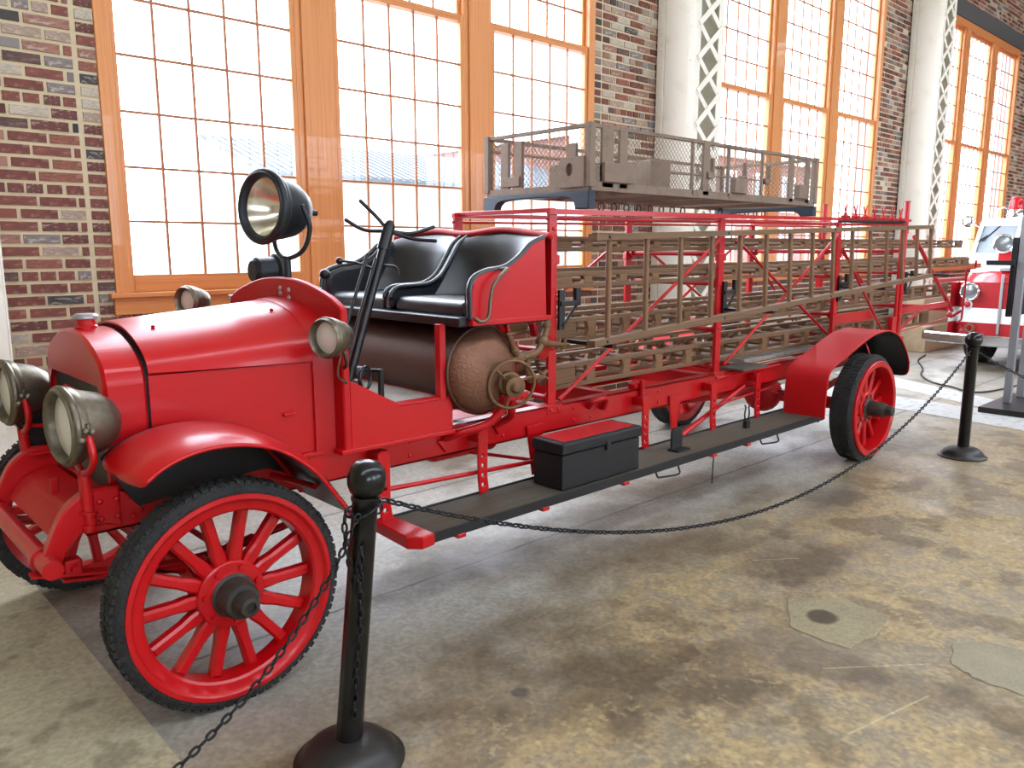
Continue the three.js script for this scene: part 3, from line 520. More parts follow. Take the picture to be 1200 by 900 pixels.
// bonnet, lofted from the radiator to the dash
{
  const b = group('hood', truck, [1.35, 0.75, CZ]);
  const pf = arch(0.392, 1.35, 0.735, 0.16), pr = arch(0.42, 1.405, 0.76, 0.18), seam = 1.185;
  const cut = (p, y) => { const c = p.filter(([z, q]) => q > y); const hw = p[0][0]; return [[hw, y], ...c, [-hw, y]]; };
  const at = (pl, t) => { const k = t * (pl.length - 1), i = Math.min(pl.length - 2, Math.floor(k)), f = k - i; return [pl[i][0] + (pl[i + 1][0] - pl[i][0]) * f, pl[i][1] + (pl[i + 1][1] - pl[i][1]) * f]; };
  const tf = cut(pf, seam), tr = cut(pr, seam - 0.01);
  const fn = (u, v) => { const a = at(tf, v), c = at(tr, v); return V(1.005 + u * 0.665, a[1] + (c[1] - a[1]) * u, CZ + a[0] + (c[0] - a[0]) * u); };
  obj('hood_top', shell((u, v) => fn(u, 1 - v), 4, 64, 0.008), M.red, b);
  for (const s of [1, -1]) obj('hood_side', shell((u, v) => { const X = 1.005 + u * 0.665, hw = (0.389 + 0.028 * u), y0 = 0.74 + 0.02 * u, y1 = seam - 0.004 - 0.01 * u; const w = s > 0 ? v : 1 - v; return V(X, y0 + (y1 - y0) * w, CZ + s * hw); }, 4, 6, 0.008), M.red, b);
  obj('inner_bulkhead', plateX(arch(0.375, 1.33, 0.74, 0.16).map(([z, y]) => [CZ + z, y]), 0.995, 1.02, 0.002), M.blackDull, b);
  obj('hinge', rod([1.01, 1.353, CZ], [1.67, 1.407, CZ], 0.006), M.red, b);
  obj('hood_handle', rbox(1.52, 1.57, 0.955, 0.972, CZ + 0.41, CZ + 0.432, 0.006), M.red, b);
  obj('fastener', studs([[1.1, 1.345, CZ + 0.2], [1.18, 1.345, CZ + 0.14], [1.6, 1.385, CZ + 0.2]], 0.009, 'y'), M.redDull, b);
}
// dash and cowl
{
  const d = group('dash', truck, [1.756, 0.77, CZ]);
  const hw = 0.536, curve = smooth2([[hw, 1.385], [hw - 0.012, 1.405], [0.42, 1.45], [0.2, 1.502], [0, 1.515], [-0.2, 1.502], [-0.42, 1.45], [-hw + 0.012, 1.405], [-hw, 1.385]], 40);
  obj('dash_panel', plateX([[hw, 0.775], ...curve, [-hw, 0.775]].map(([z, y]) => [CZ + z, y]), 1.74, 1.775, 0.006), M.redDull, d);
  obj('cowl', shell((u, v) => { const p = arch(0.42 + 0.03 * u, 1.405 + 0.012 * u, 0.76, 0.18), k = (1 - v) * (p.length - 1), i = Math.min(p.length - 2, Math.floor(k)), f = k - i; return V(1.665 + u * 0.08, p[i][1] + (p[i + 1][1] - p[i][1]) * f, CZ + p[i][0] + (p[i + 1][0] - p[i][0]) * f); }, 3, 64, 0.01), M.red, d);
  each('bolt', studs([[1.738, 1.465, CZ + 0.02], [1.738, 1.46, CZ + 0.1], [1.738, 1.425, CZ + 0.1], [1.738, 1.44, CZ + 0.02]], 0.013, 'x'), M.silver, d);
  obj('corner_clip', rbox(1.735, 1.78, 1.38, 1.41, CZ - hw - 0.008, CZ - hw + 0.012, 0.004), M.silver, d);
}
// cab floor box
{
  const c = group('cab_floor', truck, [2.05, 0.77, CZ]);
  const side = [[1.775, 0.79], [1.775, 1.085], [1.80, 1.08], [2.03, 0.955], [2.335, 0.95], [2.335, 0.79]];
  for (const s of [1, -1]) { const z = CZ + s * 0.53; obj('side_panel', [plate(side, Math.min(z, z - s * 0.02), Math.max(z, z - s * 0.02), 0.004), rbox(1.72, 2.345, 0.772, 0.795, Math.min(z + s * 0.012, z - s * 0.06), Math.max(z + s * 0.012, z - s * 0.06), 0.006)], M.red, c); }
  obj('deck', [rbox(1.775, 2.34, 0.915, 0.945, CZ - 0.51, CZ + 0.51, 0.004)], M.deck, c);
  obj('deck_edge', [rbox(2.03, 2.345, 0.944, 0.956, CZ + 0.47, CZ + 0.535, 0.004, 1), rbox(2.32, 2.345, 0.79, 0.95, CZ - 0.52, CZ + 0.52, 0.004, 1)], M.red, c);
  obj('support_bar', rbox(1.3, 2.5, 0.765, 0.785, CZ + 0.36, CZ + 0.44, 0.005, 1), M.red, c);
}
// steering column with its bare spider
{
  const s = group('steering_column', truck, [1.93, 0.95, -3.12]);
  obj('column', [rod([1.87, 0.95, -3.12], [2.145, 1.735, -3.12], 0.021), rod([2.11, 1.64, -3.12], [2.15, 1.75, -3.12], 0.028), ball(2.152, 1.755, -3.12, 0.022)], M.black, s);
  obj('control_rod', [rod([1.83, 1.0, -3.1], [2.06, 1.6, -3.1], 0.008), rod([1.81, 1.02, -3.14], [2.04, 1.62, -3.14], 0.008)], M.black, s);
  for (const [e, f] of [[[2.0, 1.775, -3.25], [2.06, 1.73, -3.19]], [[2.05, 1.86, -3.2], [2.1, 1.79, -3.15]], [[2.33, 1.745, -3.02], [2.24, 1.715, -3.07]], [[2.3, 1.68, -2.97], [2.23, 1.69, -3.05]]]) obj('spider_arm', tube([[2.145, 1.725, -3.12], f, e], 0.009, 12, 8), M.black, s);
  each('lever', [[tube([[2.07, 1.55, -3.13], [2.0, 1.58, -3.17], [1.94, 1.59, -3.22]], 0.006, 10, 6), ball(1.94, 1.59, -3.22, 0.017)].flat(), tube([[2.1, 1.57, -3.1], [2.14, 1.56, -3.06], [2.15, 1.52, -3.05]], 0.006, 10, 6)], M.black, s);
  obj('steering_box', [rbox(1.83, 1.95, 0.945, 1.06, -3.2, -3.05, 0.03), ring(0.05, 0.009).rotateY(0.5).translate(1.93, 1.07, -3.02)], M.black, s);
  obj('brace', beam([1.9, 1.02, -3.09], [1.8, 1.35, -3.1], 0.02, 0.03), M.black, s);
}
obj('pedal', [rod([1.86, 0.95, -3.2], [1.98, 1.08, -3.2], 0.01), rbox(1.95, 2.02, 1.06, 1.1, -3.24, -3.15, 0.01), rod([2.02, 1.08, -3.17], [2.07, 1.08, -3.1], 0.01), rbox(2.055, 2.08, 0.95, 1.09, -3.115, -3.09, 0.006)], M.black, truck);
obj('pedal', [rod([1.86, 0.95, -3.4], [1.98, 1.08, -3.4], 0.01), rbox(1.95, 2.02, 1.06, 1.1, -3.44, -3.35, 0.01)], M.black, truck);
obj('gear_lever', [rod([1.95, 0.95, -3.48], [2.02, 1.5, -3.5], 0.011), ball(2.023, 1.52, -3.5, 0.026), rod([2.0, 0.95, -3.56], [2.03, 1.42, -3.55], 0.011), ball(2.03, 1.43, -3.55, 0.024)], M.black, truck);

// seats
{
  const s = group('seat', truck, [2.6, 1.29, CZ]);
  const outline = smooth2([[2.395, 1.527], [2.45, 1.543], [2.52, 1.55], [2.58, 1.566], [2.66, 1.61], [2.73, 1.665], [2.815, 1.697]], 22);
  const arm = [[2.342, 1.312], [2.342, 1.45], [2.352, 1.49], [2.37, 1.515], ...outline, [2.83, 1.312]];
  const mid = [[2.342, 1.34], [2.342, 1.4], [2.352, 1.425], [2.38, 1.445], ...smooth2([[2.42, 1.452], [2.52, 1.455], [2.6, 1.465], [2.68, 1.51], [2.75, 1.6], [2.8, 1.67], [2.86, 1.71]], 20), [2.86, 1.34]];
  const pipe = (pts, z, r) => tube(pts.map(([x, y]) => [x, y, z]), r, 40, 8, false);
  for (const q of [1, -1]) {
    const z = CZ + q * 0.67, a = Math.min(z, z - q * 0.022), b = Math.max(z, z - q * 0.022);
    obj('side_panel', plate(arm, a, b, 0.004), M.red, s);
    obj('arm_pad', [plate(arm.map(([x, y]) => [x * 0.985 + 0.04, Math.min(y, 1.69) - 0.006]), Math.min(z - q * 0.02, z - q * 0.075), Math.max(z - q * 0.02, z - q * 0.075), 0.018), pipe([[2.345, 1.33], ...arm.slice(1, -1)], z - q * 0.016, 0.0155)], M.leather, s);
    obj('grab_rail', tube([[2.52, 1.55, z + q * 0.004], [2.535, 1.552, z + q * 0.03], [2.5, 1.535, z + q * 0.04], [2.44, 1.48, z + q * 0.04], [2.42, 1.42, z + q * 0.04], [2.41, 1.335, z + q * 0.035], [2.38, 1.315, z + q * 0.02], [2.36, 1.33, z + q * 0.004]], 0.0085, 36, 8), M.bronze, s);
    obj('base_rail', rbox(2.34, 2.86, 1.295, 1.318, Math.min(z + q * 0.008, z - q * 0.04), Math.max(z + q * 0.008, z - q * 0.04), 0.004), M.red, s);
  }
  obj('centre_arm', [plate(mid, CZ - 0.03, CZ + 0.03, 0.018), pipe(mid.slice(1, -1), CZ + 0.028, 0.012), pipe(mid.slice(1, -1), CZ - 0.028, 0.012)], M.leather, s);
  for (const q of [1, -1]) {
    const z0 = CZ + q * 0.03, z1 = CZ + q * 0.615;
    // wrap-round backrest: curves forward into the arms
    obj('backrest', shell((u, v) => {
      const t = q > 0 ? u : 1 - u, z = z0 + (z1 - z0) * t, e = Math.abs(t - 0.5) * 2, bow = Math.pow(e, 2.6);
      const top = 1.728 - 0.03 * e * e, y = 1.37 + (top - 1.37) * v;
      return V(2.80 - 0.2 * bow * (1 - 0.72 * v) + 0.055 * v + 0.022 * Math.sin(Math.PI * v) + 0.03 * Math.max(0, v - 0.85) / 0.15, y, z);
    }, 24, 10, 0.045), M.leather, s);
    obj('cushion', [new RoundedBoxGeometry(0.46, 0.085, 0.57, 4, 0.035).translate(2.585, 1.362, (z0 + z1) / 2)], M.leather, s);
  }
  obj('back_roll', tube([[2.87, 1.715, CZ - 0.66], [2.885, 1.742, CZ - 0.3], [2.87, 1.722, CZ], [2.885, 1.742, CZ + 0.3], [2.855, 1.705, CZ + 0.66]], 0.018, 40, 8), M.redDull, s);
  obj('back_panel', rbox(2.87, 2.89, 1.31, 1.70, CZ - 0.66, CZ + 0.66, 0.006), M.red, s);
  obj('seat_frame', [rbox(2.285, 2.385, 1.29, 1.335, CZ - 0.665, CZ + 0.645, 0.008), rbox(2.39, 2.86, 1.285, 1.32, CZ - 0.645, CZ + 0.645, 0.005)], M.black, s);
  obj('seat_leg', rbox(2.255, 2.29, 0.945, 1.3, -2.93, -2.89, 0.004), M.red, s);
  obj('seat_leg', rbox(2.255, 2.29, 0.945, 1.3, mir(-2.89), mir(-2.93), 0.004), M.red, s);
  for (const q of [1, -1]) obj('seat_bracket', [tube([[2.6, 1.29, CZ + q * 0.55], [2.7, 1.2, CZ + q * 0.5], [2.78, 0.95, CZ + q * 0.42], [2.8, 0.79, CZ + q * 0.4]], 0.018, 20, 8)], M.red, s);
}
// copper chemical tank across the frame, behind the deck
{
  const t = group('chemical_tank', truck, [2.46, 0.85, CZ]);
  const cx = 2.5, cy = 1.062, R = 0.212;
  obj('barrel', [latheZ([[0, mir(-2.92) - 0.01], [R * 0.75, mir(-2.92) - 0.005], [R, mir(-2.92)], [R, -2.905], [R + 0.007, -2.9], [R + 0.007, -2.875], [R, -2.87]], 56).translate(cx, cy, 0)], M.copper, t);
  obj('domed_end', latheZ([[R + 0.002, -2.885], [R - 0.004, -2.872], [R * 0.96, -2.858], [R * 0.85, -2.83], [R * 0.65, -2.806], [R * 0.4, -2.792], [R * 0.15, -2.787], [0, -2.786]], 56, 1).translate(cx, cy, 0), M.copperDome, t).userData.label = 'hammered copper domed end';
  obj('cradle', [tube([[2.36, 0.73, -2.985], [2.4, 0.76, -2.92], [2.5, 0.8, -2.84], [2.56, 0.87, -2.8], [2.585, 0.93, -2.79]], 0.022, 24, 10), tube([[2.69, 0.75, -2.98], [2.71, 0.8, -2.9], [2.68, 0.87, -2.86], [2.69, 0.95, -2.86], [2.7, 1.02, -2.87]], 0.022, 24, 10), rbox(2.56, 2.74, 0.905, 0.945, -2.83, -2.79, 0.008)], M.red, t);
  obj('foot', [plate([[2.31, 0.72], [2.41, 0.72], [2.36, 0.655]], -3.0, -2.985, 0.002), plate([[2.64, 0.79], [2.74, 0.79], [2.71, 0.69]], -3.0, -2.985, 0.002)], M.red, t);
}
// valves and hand wheel beside the tank
{
  const v = group('valve_assembly', truck, [2.68, 0.98, -2.8]);
  const c = V(2.575, 1.0, -2.745), q = new THREE.Quaternion().setFromEuler(new THREE.Euler(0.12, -0.35, 0));
  const hw = (g) => g.applyQuaternion(q).translate(c.x, c.y, c.z);
  obj('hand_wheel', [hw(ring(0.118, 0.0085, 48, 10)), ...[20, 140, 260].map((a) => hw(rod([0, 0, -0.01], [0.115 * Math.cos(a * D), 0.115 * Math.sin(a * D), 0], 0.007)))], M.brass, v);
  obj('gate_valve', [hw(latheZ([[0.03, -0.16], [0.05, -0.13], [0.05, -0.05], [0.058, -0.045], [0.058, -0.02], [0.046, -0.015], [0.044, 0.03], [0.05, 0.035], [0.05, 0.05], [0.03, 0.055], [0.018, 0.075], [0, 0.078]], 32))], M.brass, v);
  obj('pipe', [tube([[2.64, 1.04, -2.85], [2.66, 1.1, -2.83], [2.74, 1.115, -2.82], [2.82, 1.13, -2.82], [2.87, 1.18, -2.83], [2.92, 1.24, -2.85], [2.93, 1.3, -2.86]], 0.02, 40, 10), ball(2.87, 1.18, -2.83, 0.035), ball(2.7, 1.11, -2.825, 0.032), ball(2.925, 1.255, -2.855, 0.027)], M.brass, v);
  obj('side_cock', [tube([[2.69, 1.12, -2.82], [2.65, 1.16, -2.81], [2.61, 1.23, -2.8]], 0.014, 14, 8), rbox(2.585, 2.645, 1.232, 1.246, -2.815, -2.785, 0.005), ball(2.66, 1.15, -2.81, 0.022)], M.brass, v);
  obj('drain_cock', [tube([[2.76, 1.1, -2.83], [2.77, 1.03, -2.83], [2.8, 1.0, -2.83], [2.88, 0.99, -2.84]], 0.016, 18, 8), ball(2.79, 1.0, -2.83, 0.03), rod([2.84, 0.97, -2.835], [2.92, 1.02, -2.845], 0.008), rod([2.86, 1.02, -2.835], [2.93, 0.97, -2.845], 0.008)], M.brass, v);
  obj('outlet', [rod([2.87, 1.17, -2.83], [3.02, 1.145, -2.85], 0.016), rod([3.0, 1.12, -2.85], [3.02, 1.18, -2.85], 0.01), rod([3.05, 1.12, -2.85], [3.07, 1.17, -2.855], 0.008), rod([3.02, 1.145, -2.85], [3.1, 1.14, -2.86], 0.01)], M.brass, v);
  each('hose_bracket', [strap(smooth2([[2.72, 0.98], [2.75, 1.14], [2.7, 1.2], [2.68, 1.28], [2.72, 1.305], [2.8, 1.3], [2.86, 1.27], [2.88, 1.2]], 24), 0.018, -2.92, -2.88), latheZ([[0, 0], [0.045, 0], [0.045, 0.02], [0.03, 0.03], [0, 0.03]], 24).translate(2.93, 1.12, -2.9)], M.red, v);
}
// ladder racks
{
  const posts = [3.14, 4.8, 6.57, 7.96], NZ = -3.03, FZ = mir(NZ);
  const rack = group('ladder_rack', truck, [5.5, 0.78, CZ]);
  posts.forEach((x, i) => {
    for (const z of [NZ, FZ]) {
      const top = i === 3 ? 2.08 : 1.84;
      if (i === 3) obj('post', [rod([x, 0.76, z], [x, top, z], 0.026, 0.022), rod([x, top - 0.01, z], [x, top, z], 0.03), rod([x - 0.08, 0.76, z], [x - 0.08, 1.8, z], 0.016), rbox(x - 0.12, x + 0.06, 0.76, 0.8, z - 0.04, z + 0.04, 0.005), ...[0.95, 1.2, 1.5, 1.78].map((y) => rod([x, y, z], [x, y + 0.04, z], 0.031))], M.red, rack);
      else obj('post', [rbox(x - 0.032, x + 0.032, 0.73, top, z - 0.008, z + 0.012, 0.003, 1), rbox(x - 0.008, x + 0.032, 0.73, top, z - 0.03, z - 0.006, 0.003, 1), rbox(x - 0.06, x + 0.06, 0.735, 0.79, z - 0.02, z + 0.035, 0.005, 1), rbox(x - 0.045, x + 0.045, 1.56, 1.61, z - 0.015, z + 0.02, 0.005, 1), ...studs([[x, 1.1, z + 0.012], [x, 1.4, z + 0.012], [x, 1.75, z + 0.012], [x - 0.03, 0.76, z + 0.035], [x + 0.03, 0.76, z + 0.035]], 0.012)], M.red, rack);
    }
    // rollers that carry the ladders
    [0.825, 1.09, 1.41, 1.615].forEach((y0) => { const y = y0 - Math.max(0, 6.6 - x) * 0.0036; obj('cross_roller', [rod([x + 0.02, y, FZ], [x + 0.02, y, NZ], 0.016), ...[NZ - 0.03, FZ + 0.03].map((z) => rod([x + 0.02, y, z - 0.012], [x + 0.02, y, z + 0.012], 0.036, 0.036, 16))], M.red, rack); });
    obj('top_bar', rbox(x - 0.02, x + 0.02, i === 3 ? 1.86 : 1.835, i === 3 ? 1.885 : 1.86, FZ - 0.01, NZ + 0.01, 0.004, 1), M.red, rack);
  });
  for (const z of [NZ, FZ]) {
    obj('top_rail', [beam([3.08, 1.838, z + 0.03], [5.0, 1.86, z + 0.03], 0.026, 0.028), beam([4.9, 1.858, z + 0.02], [8.0, 1.9, z + 0.02], 0.026, 0.024), rod([3.1, 1.80, z], [8.0, 1.86, z], 0.008)], M.red, rack);
  }
  const br = (a, b) => { for (const z of [NZ + 0.03, FZ - 0.03]) obj('brace', rod([a[0], a[1], z], [b[0], b[1], z], 0.011), M.red, rack); };
  br([3.18, 0.81], [4.76, 1.715]); br([4.85, 0.84], [6.52, 1.765]); br([4.95, 1.7], [6.53, 0.88]); br([6.6, 1.64], [7.51, 0.9]);
  // row of forked hooks on the rear top rail, and a dark roll below
  for (let i = 0; i < 7; i++) { const x = 6.62 + i * 0.19; obj('hook', [rbox(x - 0.04, x + 0.04, 1.895, 1.915, NZ + 0.0, NZ + 0.05, 0.005), tube([[x, 1.915, NZ + 0.02], [x - 0.012, 1.96, NZ + 0.02], [x - 0.03, 1.99, NZ + 0.02]], 0.006, 8, 6), tube([[x, 1.915, NZ + 0.02], [x + 0.012, 1.96, NZ + 0.02], [x + 0.03, 2.0, NZ + 0.02]], 0.006, 8, 6), ball(x, 1.915, NZ + 0.02, 0.018, 10)], M.redDull, rack); }
  obj('canvas_roll', rod([6.55, 1.875, NZ + 0.01], [7.85, 1.89, NZ + 0.01], 0.024), M.blackDull, rack);
  // hose rings hung under the far rail
  for (let i = 0; i < 15; i++) if (i !== 8) obj('hose_ring', ring(0.029, 0.0055, 20, 6).translate(4.42 + i * 0.142 + (i > 8 ? 0.25 : 0), 1.935 + (i > 8 ? 0.012 : 0), FZ + 0.05), M.blackDull, rack);
  // catches that hold the outer ladder
  for (const x of [3.2, 4.84, 6.6, 8.02]) obj('ladder_catch', [rbox(x - 0.025, x + 0.02, 1.2, 1.42, NZ + 0.012, NZ + 0.03, 0.004), rbox(x - 0.02, x + 0.14, 1.33, 1.36, NZ + 0.012, NZ + 0.04, 0.004), rbox(x + 0.1, x + 0.14, 1.33, 1.43, NZ + 0.012, NZ + 0.04, 0.004), rod([x, 1.22, NZ + 0.03], [x + 0.12, 1.34, NZ + 0.03], 0.009), beam([x, 1.165 + (x - 3.05) * 0.0525 - 0.03, NZ + 0.02], [x, 1.165 + (x - 3.05) * 0.0525 - 0.03, -2.63], 0.03, 0.02)], M.black, rack);
  // tail step and tiller arms
  for (const z of [NZ, FZ]) obj('tail_arm', [beam([7.98, 1.045, z], [9.26, 1.055, z], 0.025, 0.055), rod([8.0, 0.86, z], [8.54, 1.045, z], 0.012), rod([8.19, 1.755, z], [9.42, 0.97, z], 0.02), rod([7.97, 0.84, z], [9.3, 0.9, z], 0.006)], M.red, rack);
  obj('tail_bar', [rod([8.9, 1.31, NZ], [9.7, 1.31, NZ], 0.02), rod([9.3, 1.0, NZ], [9.3, 1.0, FZ], 0.03), ball(9.36, 0.93, NZ, 0.03), rod([9.4, 0.9, NZ], [9.4, 0.98, NZ + 0.1], 0.015)], M.red, rack);
  obj('crank_rod', tube([[9.55, 0.84, NZ + 0.02], [9.68, 0.86, NZ + 0.02], [9.69, 0.95, NZ + 0.02], [9.71, 1.3, NZ + 0.02], [9.7, 1.41, NZ + 0.02], [9.8, 1.42, NZ + 0.02], [9.98, 1.42, NZ + 0.02], [9.99, 1.5, NZ + 0.02]], 0.011, 50, 8, false, 0.1), M.redDull, rack);
  obj('rear_plate', [rbox(6.6, 7.4, 1.0, 1.09, NZ - 0.02, NZ, 0.005), rbox(7.75, 7.86, 0.8, 1.0, NZ - 0.02, NZ + 0.03, 0.006)], M.red, rack);
}
// running board on hooked brackets
{
  const r = group('running_board', truck, [3.8, 0.4, -2.8]);
  obj('board', rbox(2.0, 5.66, 0.385, 0.418, -2.945, -2.635, 0.004), M.board, r);
  obj('edge_strip', [rbox(2.0, 5.66, 0.382, 0.428, -2.64, -2.628, 0.003, 1), rbox(2.0, 5.66, 0.382, 0.428, -2.952, -2.942, 0.003, 1)], M.blackDull, r);
  obj('end_block', plateY([[1.9, -2.95], [2.0, -2.95], [2.0, -2.62], [1.93, -2.61], [1.88, -2.66]], 0.375, 0.432, 0.006), M.red, r);
  const holes = [0.47, 0.52, 0.57, 0.62].map((y) => [...Array(8).keys()].map((i) => [0.011 * Math.cos(i * 0.785), y + 0.011 * Math.sin(i * 0.785)]));
  for (const x of [1.95, 2.54, 3.87, 4.62, 5.2]) {
    const o = [[-0.035, 0.73], [-0.02, 0.75], [0.02, 0.75], [0.032, 0.735], [0.03, 0.5], [0.04, 0.43], [-0.02, 0.42], [-0.03, 0.5], [-0.032, 0.7]];
    obj('bracket', [plate(o.map(([a, b]) => [x + a, b]), -2.93, -2.915, 0.003, holes.map((h) => h.map(([a, b]) => [x + a, b]))), rbox(x - 0.033, x + 0.033, 0.69, 0.745, -3.0, -2.921, 0.006)], M.red, r);
  }
  for (const x of [2.98, 4.27]) obj('tapered_bracket', plate([[x - 0.065, 0.70], [x + 0.065, 0.70], [x + 0.02, 0.42], [x - 0.02, 0.42]], -2.998, -2.985, 0.003), M.red, r);
  each('stay_rod', [rod([1.96, 0.56, -2.94], [2.95, 0.5, -2.98], 0.012), rod([4.3, 0.43, -2.95], [5.1, 0.66, -2.98], 0.017), rod([4.6, 0.58, -2.93], [5.6, 0.62, -2.96], 0.007), rod([4.75, 0.755, -2.985], [5.62, 0.765, -2.985], 0.007), rod([2.5, 0.55, CZ - 0.3], [2.98, 0.5, -3.0], 0.01)], M.red, r);
  obj('book_plate', [plate([[3.95, 0.42], [4.06, 0.42], [4.06, 0.53], [4.04, 0.56], [3.97, 0.56], [3.95, 0.53]], -2.79, -2.775, 0.003), rbox(3.94, 4.07, 0.418, 0.43, -2.8, -2.72, 0.002)], M.blackDull, r);
  obj('clip', [rbox(4.83, 4.88, 0.418, 0.47, -2.815, -2.785, 0.004), tube([[4.84, 0.46, -2.8], [4.825, 0.52, -2.8], [4.835, 0.56, -2.8], [4.825, 0.58, -2.8]], 0.006, 10, 6), tube([[4.87, 0.46, -2.8], [4.885, 0.52, -2.8], [4.875, 0.56, -2.8], [4.885, 0.58, -2.8]], 0.006, 10, 6)], M.blackDull, r);
  for (const x of [3.72, 4.88]) obj('wire_loop', tube([[x - 0.09, 0.385, -2.66], [x - 0.09, 0.345, -2.64], [x + 0.06, 0.335, -2.62], [x + 0.1, 0.34, -2.62], [x + 0.1, 0.39, -2.64]], 0.006, 24, 6, false, 0.1), M.blackDull, r);
  obj('lower_clip', [2.16, 2.7, 3.33, 4.2, 4.6].map((x) => rbox(x - 0.025, x + 0.025, 0.365, 0.387, -2.68, -2.625, 0.006)), M.red, r);
  obj('hanging_chain', rod([4.27, 0.38, -2.68], [4.26, 0.17, -2.68], 0.004), M.chain, r);
}
// front fenders
for (const s of [1, -1]) {
  const f = group('front_fender', truck, [1.15, 0.95, CZ + s * 0.66]);
  const zo = CZ + s * 0.86, zi = CZ + s * 0.45, line = smooth2([[0.785, 0.905], [0.805, 0.935], [0.866, 0.975], [0.953, 1.005], [1.054, 1.015], [1.174, 1.002], [1.30, 0.957], [1.433, 0.852], [1.53, 0.72], [1.585, 0.64]], 36);
  const crown = (u, v) => {                                     // domed strip with a rolled outer edge and a rounded nose
    const k = u * (line.length - 1), i = Math.min(line.length - 2, Math.floor(k)), t = k - i, x = line[i][0] + (line[i + 1][0] - line[i][0]) * t, y = line[i][1] + (line[i + 1][1] - line[i][1]) * t;
    const w = s > 0 ? v : 1 - v, nose = Math.sqrt(Math.max(0, 1 - Math.max(0, (0.1 - u) / 0.1) ** 2)), zm = (zo + zi) / 2, half = (zo - zi) / 2 * (0.62 + 0.38 * nose), e = w * 2 - 1;
    const dx = line[i + 1][0] - line[i][0], dy = line[i + 1][1] - line[i][1], l = Math.hypot(dx, dy), drop = 0.028 * e ** 4;
    return V(x + dy / l * drop, y - dx / l * drop, zm + half * e);
  };
  obj('crown', shell(crown, 40, 14, 0.008), M.red, f);
  const edge = [...Array(37).keys()].map((i) => crown(0.02 + 0.98 * i / 36, s > 0 ? 1 : 0)); obj('bead', tube(edge, 0.007, 40, 6), M.red, f);
  obj('liner', strap(line.slice(7).map(([x, y]) => [x, y - 0.02]), 0.006, Math.min(zi, zo - s * 0.02), Math.max(zi, zo - s * 0.02), 0.001), M.black, f);
  obj('splash_guard', plate([...line.slice(3, 33).map(([x, y]) => [x, y - 0.012]), [1.42, 0.76], [1.36, 0.76], [0.915, 0.715], [0.89, 0.75]], Math.min(zi, zi + s * 0.012), Math.max(zi, zi + s * 0.012), 0.002), M.black, f);
  obj('stay', rod([1.45, 0.72, CZ + s * 0.42], [1.5, 0.72, CZ + s * 0.7], 0.012), M.red, f);
  if (s < 0) f.position.x -= 0.08;
}
// rear fenders
for (const s of [1, -1]) {
  const f = group('rear_fender', truck, [6.2, 0.9, CZ + s * 0.66]);
  const line = smooth2([[5.5, 0.43], [5.505, 0.6], [5.53, 0.735], [5.6, 0.79], [5.77, 0.842], [6.15, 0.955], [6.33, 0.985], [6.55, 0.99], [6.76, 0.93], [6.93, 0.8], [7.03, 0.66], [7.02, 0.57]], 48);
  const zo = CZ + s * 0.875, zi = CZ + s * 0.56;
  const bend = (off, m) => (u, v) => {              // rounded at the tail end
    const k = u * (line.length - 1), i = Math.min(line.length - 2, Math.floor(k)), t = k - i, x = line[i][0] + (line[i + 1][0] - line[i][0]) * t, y = line[i][1] + (line[i + 1][1] - line[i][1]) * t;
    const dx = line[i + 1][0] - line[i][0], dy = line[i + 1][1] - line[i][1], l = Math.hypot(dx, dy), q = Math.max(0, (u - 0.93) / 0.07), w = s > 0 ? v : 1 - v;
    const half = (zo - zi) / 2 * (1 - 0.3 * (1 - Math.sqrt(Math.max(0, 1 - q * q)))) - s * m, e = w * 2 - 1;
    return V(x + dy / l * off, y - dx / l * off, (zo + zi) / 2 + half * e);
  };
  obj('sheet', shell(bend(0, 0), 60, 8, 0.006), M.redDull, f);
  const under = bend(0.008, 0.008); obj('liner', shell((u, v) => under(0.6 + 0.4 * u, v), 40, 8, 0.003), M.black, f);
  obj('inner_flap', plate([...line.slice(26).map(([x, y]) => [x - 0.006, y - 0.008]), [7.0, 0.62], [6.9, 0.6], [6.66, 0.62], [6.58, 0.75]], Math.min(zi - s * 0.014, zi - s * 0.004), Math.max(zi - s * 0.014, zi - s * 0.004), 0.002), M.black, f);
  obj('bead', tube(line.slice(0, 44).map(([x, y]) => [x, y, zo]), 0.008, 44, 6), M.redDull, f);
  obj('inner_wing', plate([[5.6, 0.6], [5.7, 0.8], [6.2, 0.93], [6.6, 0.93], [6.5, 0.82], [6.2, 0.86], [5.8, 0.75]], Math.min(zi + s * 0.02, zi + s * 0.03), Math.max(zi + s * 0.02, zi + s * 0.03), 0.002), M.redDull, f);
  each('stay', [rod([5.55, 0.45, CZ + s * 0.8], [5.95, 0.3, CZ + s * 0.62], 0.012), rod([5.72, 0.4, CZ + s * 0.7], [5.78, 0.6, CZ + s * 0.5], 0.01)], M.blackDull, f);
}
obj('step_plate', rbox(4.95, 5.3, 0.79, 0.805, -3.1, -2.9, 0.004), M.board, truck).userData.label = 'small worn wooden step plate on the frame';
obj('rail_hook', [rbox(3.86, 3.96, 0.785, 0.82, -3.06, -3.0, 0.008), rod([3.91, 0.7, -2.985], [3.91, 0.84, -2.985], 0.018)], M.red, truck);
obj('tow_loop', tube([[3.42, 0.74, -2.99], [3.42, 0.78, -2.95], [3.52, 0.78, -2.95], [3.54, 0.72, -2.98]], 0.018, 16, 8), M.red, truck);
obj('wooden_tray', [rbox(5.3, 6.6, 0.79, 0.82, -3.75, -3.1, 0.006)], M.deck, truck);

